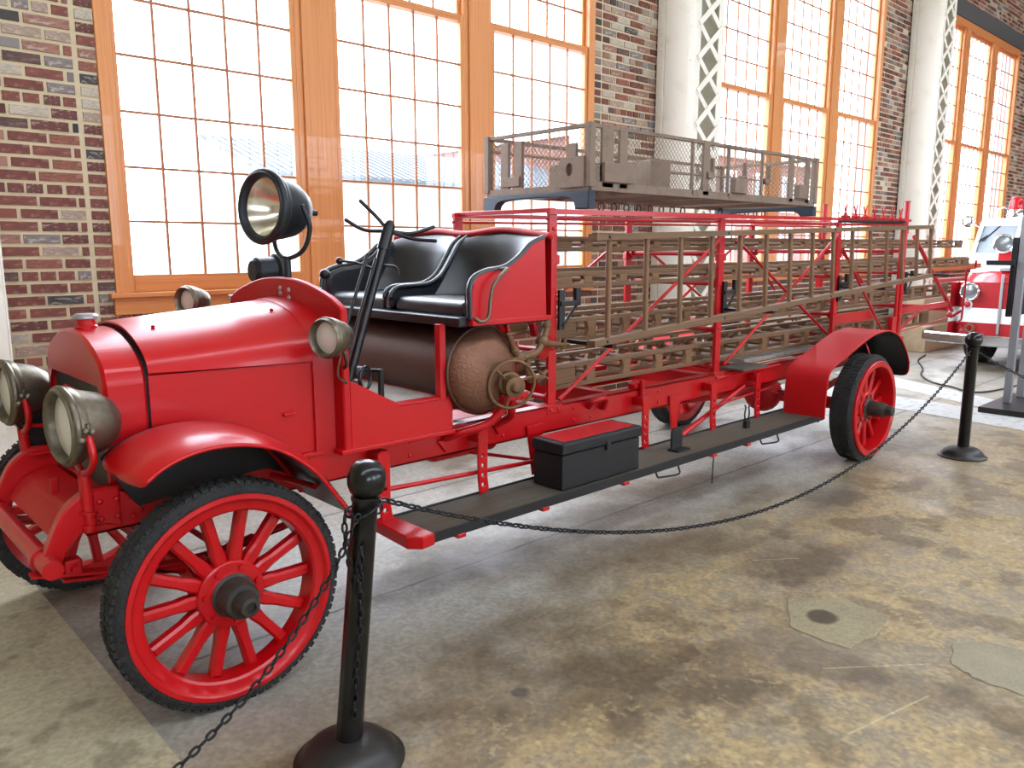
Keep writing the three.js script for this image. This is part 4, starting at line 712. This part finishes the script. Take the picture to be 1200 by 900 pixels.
// lamps
function drum(R, L, dir, at, mat, parent, name, opts = {}) {   // bowl lamp opening along dir
  const g = group(name, parent, at, false);
  g.quaternion.setFromUnitVectors(V(0, 0, 1), V(...dir).normalize());
  obj('lamp_shell', latheZ([[0, -L], [R * 0.3, -L * 0.98], [R * 0.58, -L * 0.86], [R * 0.8, -L * 0.62], [R * 0.9, -L * 0.36], [R * 0.935, -0.045], [R * 0.95, -0.032], [R * 1.0, -0.03], [R * 1.045, -0.018], [R * 1.06, 0.0], [R * 1.035, 0.02], [R * 0.97, 0.03], [R * 0.9, 0.026], [R * 0.85, 0.012], [R * 0.835, -0.004]], 48, 0.75), mat, g);
  obj('rim_ring', ring(R * 0.985, R * 0.115, 48, 10).translate(0, 0, 0.008), mat, g);
  obj('reflector', latheZ([[0.01, -L * 0.6], [R * 0.3, -L * 0.54], [R * 0.6, -L * 0.36], [R * 0.85, -0.004]], 40, 1), opts.ref ?? M.reflector, g);
  obj('lens', latheZ([[R * 0.845, -0.004], [R * 0.6, 0.004], [R * 0.3, 0.008], [0, 0.009]], 40, 1), opts.lens ?? M.glass, g);
  return g;
}
for (const s of [1, -1]) {
  const z = CZ + s * 0.44, a = [0.705, 1.045, z];
  drum(0.13, 0.175, [-1, 0, 0.1], a, M.bronze, truck, 'headlight', { lens: M.lens });
  obj('headlight_bracket', [tube([[0.74, 1.02, z + 0.13], [0.745, 0.95, z + 0.14], [0.745, 0.9, z + 0.09], [0.745, 0.87, z + 0.01]], 0.013, 20, 8), tube([[0.74, 1.02, z - 0.13], [0.745, 0.95, z - 0.14], [0.745, 0.9, z - 0.09], [0.745, 0.87, z - 0.01]], 0.013, 20, 8), rod([0.745, 0.88, z], [0.755, 0.66, z + (s > 0 ? -0.0 : 0)], 0.021), rod([0.75, 0.72, z], [0.752, 0.73, z], 0.03), rod([0.75, 0.655, z], [0.752, 0.68, z], 0.028)], M.red, truck);
  obj('headlight_clamp', [ball(0.73, 1.045, z + 0.135, 0.013), ball(0.75, 1.04, z + 0.138, 0.012), rod([0.74, 1.0, z + 0.13], [0.74, 1.07, z + 0.132], 0.009), ball(0.715, 1.015, z + 0.135, 0.015)], M.bronze, truck);
}
obj('headlight_tie', rod([0.745, 0.9, CZ - 0.42], [0.86, 0.9, CZ - 0.3], 0.008), M.red, truck);
drum(0.078, 0.125, [-1, 0, 0.32], [1.645, 1.29, -2.84], M.bronze, truck, 'side_lamp', { lens: M.lens });
obj('lamp_arm', [tube([[1.72, 1.22, -2.84], [1.74, 1.17, -2.86], [1.75, 1.15, -2.9]], 0.009, 12, 8), tube([[1.7, 1.215, -2.84], [1.69, 1.13, -2.85], [1.74, 1.09, -2.87], [1.755, 1.1, -2.9]], 0.005, 18, 6)], M.bronze, truck);
drum(0.072, 0.12, [-1, 0, 0.32], [1.55, 1.385, mir(-2.84)], M.bronze, truck, 'side_lamp', { lens: M.lens });
obj('lamp_arm', tube([[1.6, 1.32, mir(-2.84)], [1.7, 1.25, mir(-2.86)], [1.75, 1.22, mir(-2.9)]], 0.009, 12, 8), M.bronze, truck);
{
  const sp = drum(0.155, 0.235, [-1, 0.06, 0.2], [1.69, 1.83, CZ], M.darkSteel, truck, 'spotlight');
  obj('handle', rod([0, 0, -0.22], [0, 0.0, -0.3], 0.014), M.darkSteel, sp);
  obj('yoke', [tube([[1.8, 1.83, CZ + 0.15], [1.83, 1.74, CZ + 0.15], [1.82, 1.64, CZ + 0.1], [1.79, 1.6, CZ], [1.79, 1.64, CZ - 0.1], [1.8, 1.74, CZ - 0.15], [1.78, 1.83, CZ - 0.15]], 0.011, 40, 8), rod([1.79, 1.48, CZ], [1.79, 1.61, CZ], 0.017)], M.darkSteel, truck);
}
obj('siren', [latheX([[0, 0], [0.06, 0.0], [0.085, -0.02], [0.085, -0.05], [0.068, -0.06], [0.068, -0.15], [0.05, -0.17], [0, -0.17]].map(([r, y]) => [r, -y]), 28).translate(1.95, 1.535, -3.78), rbox(1.82, 1.9, 1.44, 1.5, -3.82, -3.74, 0.006)], M.darkSteel, truck);

// ---------- ladders ----------
function trussLadder(x0, x1, yb, yt, rise, z0, z1, label) {
  const xm = (x0 + x1) / 2, L = x1 - x0;
  const l = thing('wooden_ladder', label, 'ladder', [xm, (yb + yt) / 2, (z0 + z1) / 2], 'truss ladders on the racks');
  l.rotation.z = rise / L;
  origin.set(l, V(0, 0, 0));
  const h = (yt - yb) / 2, hz = (z1 - z0) / 2, ch = 0.026, cw = 0.03;
  const chord = metreUV(clean(rbox(-L / 2, L / 2, -ch / 2, ch / 2, -cw / 2, cw / 2, 0.004, 1)));
  const n = Math.floor(L / 0.34), blockG = metreUV(clean(plate([[-0.045, -h + ch], [0.045, -h + ch], [0.033, 0], [0.045, h - ch], [-0.045, h - ch], [-0.033, 0]], -cw / 2, cw / 2, 0.003))), endG = metreUV(clean(rbox(-0.1, 0.1, -h + ch, h - ch, -cw / 2 + 0.001, cw / 2 - 0.001, 0.004, 1))), rungG = metreUV(clean(rod([0, 0, -hz], [0, 0, hz], 0.014, 0.014, 10)));
  const add = (name, g, m, x, y, z) => { const e = new THREE.Mesh(g, m); e.name = name; e.position.set(x, y, z); e.castShadow = e.receiveShadow = true; l.add(e); };
  for (const s of [1, -1]) {
    for (const q of [1, -1]) add('chord', chord, M.ladder, 0, q * (h - ch / 2), s * hz);
    for (const e of [1, -1]) add('end_block', endG, M.ladder, e * (L / 2 - 0.1), 0, s * hz);
    for (let i = 0; i < n; i++) add('block', blockG, M.rung, -L / 2 + 0.34 + i * (L - 0.68) / (n - 1), 0, s * hz);
  }
  for (let i = 0; i < n; i++) add('rung', rungG, M.rung, -L / 2 + 0.34 + i * (L - 0.68) / (n - 1), 0, 0);
  return l;
}
trussLadder(3.22, 9.9, 1.636, 1.722, 0.02, -3.68, -3.15, 'long brown truss ladder on the topmost rack level, under the red top rails');
trussLadder(3.2, 10.1, 1.43, 1.525, 0.025, -3.7, -3.13, 'long brown truss ladder on the second rack level from the top');
trussLadder(3.24, 9.5, 1.115, 1.255, 0.02, -3.72, -3.13, 'deep brown truss ladder on the third rack level, above the lowest one');
trussLadder(3.3, 9.2, 1.12, 1.235, 0.02, -3.6, -3.27, 'narrow truss ladder nested inside the deep one on the third rack level');
trussLadder(3.3, 8.8, 0.85, 0.965, 0.015, -3.6, -3.27, 'narrow truss ladder nested inside the deep one on the lowest rack level');
trussLadder(3.24, 9.0, 0.846, 0.99, 0.015, -3.72, -3.13, 'deep brown truss ladder on the lowest rack level, just above the red frame');
{
  const l = thing('wooden_ladder', 'plain brown ladder with round rungs hung on edge outside the rack posts', 'ladder', [5.35, 1.45, -2.66]);
  const A = [3.05, 1.165], B = [7.62, 1.405], a = [3.05, 1.7], b = [7.55, 1.828], z = -2.66;
  obj('rail', beam([...A, z], [...B, z], 0.055, 0.032), M.ladder, l);
  obj('rail', beam([...a, z], [...b, z], 0.055, 0.032), M.ladder, l);
  for (let i = 0; i < 15; i++) { const t = (0.13 + i * 0.318) / 4.58, x = A[0] + t * (B[0] - A[0]), y0 = A[1] + t * (B[1] - A[1]), x1 = a[0] + t * (b[0] - a[0]), y1 = a[1] + t * (b[1] - a[1]); obj('rung', rod([x, y0, z], [x1, y1, z], 0.0155, 0.0155, 10), M.rung, l); }
  obj('rail_bolt', studs([0.1, 1.2, 2.6, 3.9].flatMap((d) => [[a[0] + d, a[1] + d * 0.0284, z + 0.028], [A[0] + d, A[1] + d * 0.0525, z + 0.028]]), 0.009), M.darkSteel, l);
}
// ---------- tool box on the running board ----------
{
  const t = thing('tool_box', 'black metal tool box with a faded red lid panel on the running board', 'tool box', [3.17, 0.42, -2.77]);
  obj('body', rbox(2.86, 3.49, 0.42, 0.605, -2.88, -2.67, 0.008), M.blackDull, t);
  obj('lid', rbox(2.85, 3.5, 0.607, 0.67, -2.89, -2.66, 0.014), M.blackDull, t);
  obj('lid_panel', rbox(2.89, 3.46, 0.669, 0.674, -2.875, -2.69, 0.002, 1), M.redDull, t).userData.label = 'faded red top panel';
  obj('hasp', rbox(3.19, 3.22, 0.58, 0.63, -2.672, -2.654, 0.003), M.darkSteel, t);
}
// ---------- mesh basket on top of the racks ----------
{
  const x0 = 3.44, x1 = 6.08, z1 = -3.03, z0 = -3.88, y0 = 1.985, y1 = 2.33;
  const b = thing('mesh_basket', 'long rusty brown wire mesh basket on dark blue feet above the ladders', 'basket', [(x0 + x1) / 2, 1.85, (z0 + z1) / 2]);
  obj('rim', [...[z0, z1].map((z) => rbox(x0, x1, y1 - 0.022, y1, z - 0.011, z + 0.011, 0.003, 1)), ...[x0, x1].map((x) => rbox(x - 0.011, x + 0.011, y1 - 0.022, y1, z0, z1, 0.003, 1))], M.rust, b);
  obj('base_frame', [...[z0, z1].map((z) => rbox(x0, x1, y0 - 0.02, y0 + 0.03, z - 0.014, z + 0.014, 0.003, 1)), ...[x0, x0 + 0.66, x0 + 1.32, x0 + 1.98, x1].map((x) => rbox(x - 0.014, x + 0.014, y0 - 0.02, y0 + 0.02, z0, z1, 0.003, 1))], M.rust, b);
  for (const x of [x0, x1]) for (const z of [z0, z1]) obj('corner_post', rbox(x - 0.022, x + 0.022, y0, y1 + 0.004, z - 0.022, z + 0.022, 0.004, 1), M.rust, b);
  const wire = (u, v, W, H, at) => { const g = [], st = 0.036; for (let t = -H; t < W; t += st) { for (const s of [0, 1]) { let a = [t, s ? H : 0], c = [t + H, s ? 0 : H]; const clip = (p, q) => { if (p[0] < 0) { const f = (0 - p[0]) / (q[0] - p[0]); return [0, p[1] + (q[1] - p[1]) * f]; } if (p[0] > W) { const f = (W - p[0]) / (q[0] - p[0]); return [W, p[1] + (q[1] - p[1]) * f]; } return p; }; const A = clip(a, c), C = clip(c, a); g.push(rod(at(...A), at(...C), 0.0018, 0.0018, 4)); } } return g; };
  const panel = (W, H, at) => { const m = obj('mesh_panel', wire(0, 0, W, H, at), M.rust, b); return m; };
  const H = y1 - y0 - 0.02;
  panel(x1 - x0, H, (u, v) => [x0 + u, y0 + v, z1]); panel(x1 - x0, H, (u, v) => [x0 + u, y0 + v, z0]);
  panel(z1 - z0, H, (u, v) => [x0, y0 + v, z0 + u]); panel(z1 - z0, H, (u, v) => [x1, y0 + v, z0 + u]);
  panel(x1 - x0, z1 - z0, (u, v) => [x0 + u, y0 - 0.005, z0 + v]);
  // flat uprights and lock plates on the near long side
  for (const [x, w] of [[3.58, 0.1], [3.72, 0.07], [4.42, 0.02], [4.57, 0.07], [4.84, 0.02], [5.28, 0.02], [5.7, 0.06], [5.95, 0.06]]) obj('upright', rbox(x - w / 2, x + w / 2, y0, y1, z1 - 0.006, z1 + 0.014, 0.003, 1), M.rust, b);
  for (const [x, w, h] of [[3.66, 0.26, 0.11], [4.97, 0.16, 0.1], [5.86, 0.16, 0.1]]) obj('lock_plate', rbox(x - w / 2, x + w / 2, y0 + 0.03, y0 + 0.03 + h, z1 - 0.01, z1 + 0.035, 0.006), M.rust, b);
  for (const x of [4.6, 5.0, 5.32]) obj('hook', [rbox(x - 0.03, x + 0.04, y0 + 0.11, y0 + 0.15, z1, z1 + 0.03, 0.006), rbox(x + 0.02, x + 0.045, y0 + 0.12, y0 + 0.24, z1, z1 + 0.03, 0.006)], M.rust, b);
  for (const z of [-3.72, -3.6, -3.16]) obj('upright', rbox(x0 - 0.012, x0 + 0.008, y0, y1 - (z < -3.2 ? 0.05 : 0.1), z - 0.035, z + 0.035, 0.003, 1), M.rust, b);
  obj('lock_plate', rbox(x0 - 0.02, x0 + 0.012, y0 + 0.03, y0 + 0.09, -3.74, -3.58, 0.005), M.rust, b);
  { const hole = [...Array(14).keys()].map((i) => [-3.16 + 0.025 * Math.cos(i * 0.449), y0 + 0.1 + 0.035 * Math.sin(i * 0.449)]); obj('lock_plate', plateX([[-3.24, y0], [-3.24, y0 + 0.14], [-3.22, y0 + 0.17], [-3.05, y0 + 0.17], [-3.05, y0]], x0 - 0.03, x0 - 0.015, 0.002, [hole]), M.rust, b); }
  obj('inner_rail', [rod([x0, y1 - 0.09, z0 + 0.02], [x1, y1 - 0.09, z0 + 0.02], 0.007), rod([x0 + 1.3, y0 + 0.2, z0 + 0.3], [x1, y0 + 0.22, z0 + 0.3], 0.007)], M.rust, b);
  obj('inner_box', [rbox(3.9, 4.45, y0, y0 + 0.2, -3.8, -3.55, 0.01), rbox(4.62, 4.85, y0, y0 + 0.27, -3.75, -3.5, 0.01)], M.rust, b);
  // arched feet across both ends
  for (const x of [x0, x1]) { const fb = x === x0 ? 1.864 : 1.892; const o = [[z1 + 0.02, fb], [z1 + 0.02, y0 - 0.02], [z0 - 0.02, y0 - 0.02], [z0 - 0.02, fb], [z0 + 0.085, fb], ...smooth2([[z0 + 0.095, 1.9], [z0 + 0.12, 1.92], [z0 + 0.18, 1.932], [(z0 + z1) / 2, 1.938], [z1 - 0.18, 1.932], [z1 - 0.12, 1.92], [z1 - 0.095, 1.9]], 24), [z1 - 0.085, fb]]; obj('arched_foot', plateX(o, x - 0.03, x + 0.03, 0.006), M.blueSteel, b); }
}
// ---------- bollards and chains ----------
function bollard(x, z, lean, label) {
  const b = thing('bollard', label, 'bollard', [x, 0, z], 'black chain bollards');
  origin.set(b, V(0, 0, 0));
  obj('base', lathe([[0, 0], [0.178, 0], [0.18, 0.008], [0.166, 0.014], [0.15, 0.03], [0.135, 0.052], [0.1, 0.074], [0.06, 0.084], [0.036, 0.086], [0, 0.086]], 40, 0.5), M.ironBase, b);
  const p = group('post', b, [0, 0.08, 0], false); p.rotation.z = lean;
  obj('shaft', lathe([[0.043, -0.01], [0.041, 0.78], [0.046, 0.79], [0.046, 0.8], [0.034, 0.806]], 28), M.bollard, p);
  obj('knob', lathe([[0.034, 0.8], [0.05, 0.812], [0.06, 0.835], [0.062, 0.862], [0.055, 0.89], [0.036, 0.912], [0, 0.92]], 32, 1.2), M.bollard, p);
  for (const s of [1, -1]) obj('eye', ring(0.018, 0.004, 16, 6).translate(s * 0.05, 0.755, 0), M.chain, p);
  return b;
}
bollard(1.222, -2.076, -0.115, 'leaning black ball-topped bollard beside the front spoked wheel');
bollard(6.86, -2.03, 0, 'upright black ball-topped bollard beyond the rear wheel of the ladder truck');
{
  const L = 0.04, W = 0.0235, T = 0.0042, pts = [];
  const st = []; for (let i = 0; i < 5; i++) { const t = -Math.PI / 2 + i * Math.PI / 4; st.push(V(L / 2 - W / 2 + W / 2 * Math.cos(t) - T, (W / 2 - T) * Math.sin(t), 0)); }
  for (let i = 0; i < 5; i++) { const t = Math.PI / 2 + i * Math.PI / 4; st.push(V(-L / 2 + W / 2 + W / 2 * Math.cos(t) + T, (W / 2 - T) * Math.sin(t), 0)); }
  const linkG = clean(new THREE.TubeGeometry(new THREE.CatmullRomCurve3(st, true), 14, T, 5, true));
  const pitch = L - 2 * T - 0.0035;
  function chain(path, label, at) {
    const c = thing('chain', label, 'chain', at), curve = new THREE.CatmullRomCurve3(path.map(P3), false, 'catmullrom', 0.5), len = curve.getLength(), n = Math.min(298, Math.floor(len / pitch));
    const sc = len / n / pitch;
    for (let i = 0; i < n; i++) {
      const u = (i + 0.5) / n, p = curve.getPointAt(u), t = curve.getTangentAt(u), m = new THREE.Mesh(linkG, M.chain);
      m.name = 'link'; m.position.copy(p).sub(V(...at)); m.quaternion.setFromUnitVectors(V(1, 0, 0), t).multiply(new THREE.Quaternion().setFromAxisAngle(V(1, 0, 0), (i % 2 ? 1 : 0) * Math.PI / 2 + 0.6 + 0.15 * Math.sin(i * 1.7)));
      m.scale.setScalar(sc); m.castShadow = m.receiveShadow = true; c.add(m);
    }
  }
  const main = []; for (let i = 0; i <= 24; i++) { const x = 1.37 + (6.8 - 1.37) * i / 24; main.push([x, 0.253 + 0.6 * ((x - 4.09) / 2.72) ** 2, -2.07 + 0.04 * i / 24]); }
  chain(main, 'long black chain sagging between the two bollards in front of the running board', [4.1, 0.25, -2.05]);
  chain([[1.265, 0.835, -2.04], [1.235, 0.78, -2.045], [1.175, 0.662, -2.06], [1.037, 0.498, -2.07], [0.894, 0.362, -2.08], [0.688, 0.233, -2.08], [0.45, 0.13, -2.08], [0.2, 0.05, -2.07], [-0.1, 0.022, -2.05], [-0.5, 0.02, -2.0]], 'black chain running from the leaning bollard down across the front wheel', [0.7, 0.2, -2.07]);
  chain([[1.36, 0.86, -2.09], [1.345, 0.85, -2.045], [1.3, 0.835, -2.03], [1.262, 0.82, -2.045], [1.25, 0.83, -2.09], [1.235, 0.76, -2.075], [1.245, 0.64, -2.06], [1.262, 0.55, -2.05], [1.255, 0.68, -2.035], [1.262, 0.72, -2.028], [1.25, 0.6, -2.024], [1.245, 0.5, -2.022], [1.23, 0.36, -2.026], [1.22, 0.24, -2.03], [1.216, 0.17, -2.034]], 'loose chain end wound round the leaning bollard and hanging down it', [1.28, 0.6, -2.05]);
  chain([[6.91, 0.85, -2.02], [7.05, 0.72, -1.85], [7.3, 0.52, -1.5], [7.6, 0.38, -1.1], [7.9, 0.34, -0.6], [8.2, 0.4, -0.1]], 'black chain leading off the upright bollard past the sign stand', [7.5, 0.4, -1.2]);
}
// ---------- red and white fire engine ----------
{
  const X = 12.0, zl = -3.88, zr = -1.62, zm = (zl + zr) / 2, e = thing('fire_engine', 'red and white vintage fire engine with chrome bumper beyond the ladder truck', 'fire engine', [15, 0, zm]);
  const body = (y0, y1, inset = 0, x0 = X) => { const a = zl + inset, b = zr - inset, r = 0.16; return plateY(smooth2([[20, a], [x0 + 0.6, a], [x0 + 0.12, a + 0.06], [x0 + 0.02, a + 0.24], [x0, zm], [x0 + 0.02, b - 0.24], [x0 + 0.12, b - 0.06], [x0 + 0.6, b], [20, b]], 60), y0, y1, 0.004); };
  obj('lower_body', body(0.45, 0.64), M.engineRed, e);
  obj('white_band', body(0.64, 0.84, -0.004, X - 0.004), M.white, e);
  obj('upper_body', body(0.84, 1.18), M.engineRed, e);
  obj('shoulder', shell((u, v) => { const t = v * 2 - 1, k = Math.abs(t) ** 6; return V(X + 0.06 * k + u * 0.14 + k * 0.5, 1.175 + 0.15 * Math.sin(u * 1.5), zm + t * (1.13 - 0.05 * u)); }, 6, 40, 0.02), M.engineRed, e);
  obj('hood', [plateY(smooth2([[14.2, zl + 0.06], [X + 0.7, zl + 0.06], [X + 0.2, zl + 0.24], [X + 0.14, zm], [X + 0.2, zr - 0.24], [X + 0.7, zr - 0.06], [14.2, zr - 0.06]], 50), 1.3, 1.36, 0.02), plateY(smooth2([[14.2, zl + 0.1], [X + 0.9, zl + 0.1], [X + 0.45, zl + 0.3], [X + 0.4, zm], [X + 0.45, zr - 0.3], [X + 0.9, zr - 0.1], [14.2, zr - 0.1]], 50), 1.355, 1.46, 0.04)], M.white, e);
  // cab
  const cabSide = (z) => plate([[12.6, 1.42], [12.62, 1.56], [12.92, 1.97], [13.05, 2.04], [14.6, 2.06], [14.6, 1.42]], z - 0.03, z + 0.03, 0.01, [[[12.95, 1.58], [13.15, 1.92], [14.3, 1.94], [14.3, 1.58]]]);
  obj('cab_side', cabSide(zl + 0.03), M.white, e); obj('cab_side', cabSide(zr - 0.03), M.white, e);
  obj('cab_rear', box(14.55, 14.6, 1.4, 2.04, zl + 0.06, zr - 0.06), M.white, e);
  obj('scuttle', plateY(smooth2([[12.95, zl], [12.62, zl], [12.5, zl + 0.1], [12.42, zm], [12.5, zr - 0.1], [12.62, zr], [12.95, zr]], 30), 1.43, 1.56, 0.02), M.white, e);
  obj('roof', plateY(smooth2([[14.62, zl], [13.2, zl], [12.98, zl + 0.12], [12.88, zm], [12.98, zr - 0.12], [13.2, zr], [14.62, zr]], 40), 1.98, 2.06, 0.035), M.white, e);
  const fr = (t, z) => [12.6 + 0.32 * t, 1.55 + 0.43 * t, z];
  obj('windshield_frame', [...[zl + 0.03, -3.36, zm + 0.06, zr - 0.03].map((z) => beam(fr(0, z), fr(1, z), 0.05, 0.05, [-1, 0.5, 0])), beam(fr(0, zl), fr(0, zr), 0.05, 0.05), beam(fr(1, zl), fr(1, zr), 0.05, 0.06)], M.white, e);
  obj('windshield', shell((u, v) => V(...fr(0.04 + 0.92 * v, zl + 0.05 + u * (zr - zl - 0.1))), 4, 4, 0.006), std({ color: '#c9d3da', roughness: 0.06, transmission: 0.6, thickness: 0, metalness: 0 }), e);
  obj('wiper', [rod([12.9, 1.95, -3.62], [12.72, 1.74, -3.78], 0.01), rod([12.7, 1.72, -3.84], [12.8, 1.82, -3.74], 0.008)], M.blackDull, e);
  obj('bench', box(13.6, 14.5, 1.0, 1.7, zl + 0.3, zr - 0.3), M.black, e);
  obj('equipment_body', [rbox(14.7, 19.6, 0.5, 1.7, zl, zr, 0.05), rbox(14.9, 19.4, 1.7, 2.0, zl + 0.3, zr - 0.3, 0.04)], M.engineRed, e);
  // chrome
  obj('bumper', plateY(smooth2([[12.3, zl - 0.34], [11.95, zl - 0.32], [11.72, zl - 0.18], [11.62, zl + 0.3], [11.6, zm], [11.62, zr - 0.3], [11.72, zr + 0.18], [11.95, zr + 0.32], [12.3, zr + 0.34]], 40).concat(smooth2([[12.3, zr + 0.3], [11.9, zr + 0.24], [11.76, zr - 0.1], [11.7, zm], [11.76, zl + 0.1], [11.9, zl - 0.24], [12.3, zl - 0.3]], 40)), 0.37, 0.51, 0.02), M.chrome, e);
  obj('bumper_bracket', [rbox(11.7, 12.2, 0.42, 0.5, zl + 0.35, zl + 0.45, 0.01), rbox(11.7, 12.2, 0.42, 0.5, zr - 0.45, zr - 0.35, 0.01)], M.grey, e);
  for (const z of [zl + 0.27, zr - 0.27]) {
    const h = drum(0.115, 0.16, [-1, 0, 0], [11.96, 1.06, z - 0.04], M.chrome, e, 'headlight', { lens: M.lampGlass });
    const m = obj('marker_lamp', [latheX([[0, 0.0], [0.055, 0.0], [0.06, 0.02], [0.055, 0.035], [0.04, 0.036]], 24).translate(X + 0.03, 0.88, z - 0.06)], M.white, e); obj('marker_lens', ball(X - 0.012, 0.88, z - 0.06, 0.04), std({ color: '#b3121c', roughness: 0.2 }), m);
    obj('tow_eye', ring(0.05, 0.014, 20, 8).rotateY(Math.PI / 2).translate(X - 0.03, 0.56, z), M.brass, e);
  }
  obj('trim_strip', [rbox(X - 0.02, X + 0.0, 0.5, 1.3, -3.29, -3.255, 0.005), rbox(X + 0.05, X + 0.3, 1.34, 1.38, -3.34, -3.2, 0.01)], M.silver, e);
  drum(0.12, 0.18, [-1, 0.15, 0.35], [12.4, 1.7, -3.42], M.chrome, e, 'spot_lamp', { lens: M.lampGlass });
  obj('spot_stand', [rbox(12.42, 12.6, 1.45, 1.6, -3.48, -3.3, 0.02)], M.redDull, e);
  const bc = obj('beacon', lathe([[0.1, 2.06], [0.11, 2.1], [0.1, 2.16], [0.09, 2.18], [0, 2.18]], 28).translate(13.1, 0, -3.5), M.chrome, e); obj('beacon_dome', lathe([[0.085, 2.175], [0.09, 2.22], [0.08, 2.3], [0.05, 2.35], [0, 2.365]], 28, 1).translate(13.1, 0, -3.5), std({ color: '#b5141f', roughness: 0.2 }), bc);
  obj('grab_handle', tube([[13.05, 2.04, -3.72], [13.05, 2.17, -3.72], [13.05, 2.2, -3.68], [13.05, 2.2, -3.6], [13.08, 2.05, -3.55]], 0.014, 30, 8), M.chrome, e);
  obj('mirror', [rod([13.0, 1.9, zl + 0.02], [12.9, 2.0, zl - 0.12], 0.012), latheX([[0, 0], [0.08, 0.0], [0.085, 0.02], [0.06, 0.05], [0, 0.06]], 24).translate(12.9, 2.02, zl - 0.15)], M.chrome, e);
  for (const x of [12.95, 18.2]) for (const z of [zl + 0.02, zr - 0.28]) { const w = obj('tire', latheZ([[0.28, 0.0], [0.42, 0.0], [0.46, 0.03], [0.46, 0.23], [0.42, 0.26], [0.28, 0.26]], 40).translate(x, 0.46, z), M.rubber, e); obj('wheel_disc', latheZ([[0, 0.03], [0.2, 0.03], [0.28, 0.02], [0.285, 0.24], [0.2, 0.23], [0, 0.23]], 32).translate(x, 0.46, z), M.engineRed, w); }
  obj('chassis', box(12.3, 19.4, 0.35, 0.5, zl + 0.5, zr - 0.5), M.blackDull, e);
}
// ---------- sign stand ----------
{
  const s = thing('sign_stand', 'grey two-legged sign stand with black panel on a flat black foot', 'sign stand', [9.0, 0, -1.95]);
  obj('foot', rbox(8.85, 10.0, 0.0, 0.06, -2.52, -1.6, 0.006), M.black, s);
  obj('leg', rbox(9.28, 9.34, 0.06, 1.95, -2.42, -2.35, 0.004, 1), M.grey, s);
  obj('leg', rbox(9.74, 9.8, 0.06, 1.95, -2.42, -2.35, 0.004, 1), M.grey, s);
  obj('panel', rbox(9.26, 9.82, 0.95, 1.75, -2.475, -2.425, 0.006), M.black, s);
  obj('tray_bar', rbox(9.2, 9.255, 1.47, 1.52, -2.68, -2.42, 0.006), M.blackDull, s);
}
// ---------- cable on the floor, far side ----------
tag(obj('floor_cable', tube([[13.0, 0.012, -4.5], [12.3, 0.012, -4.35], [11.5, 0.012, -4.0], [10.9, 0.012, -3.8], [10.4, 0.012, -3.5], [10.2, 0.012, -3.2], [10.0, 0.012, -2.95], [10.2, 0.012, -2.8], [10.9, 0.012, -2.7], [11.4, 0.012, -2.7], [12.2, 0.012, -2.8]], 0.01, 80, 6), M.blackDull), 'thin black cable looping over the floor by the fire engine', 'cable');
renderer.render(scene, camera);
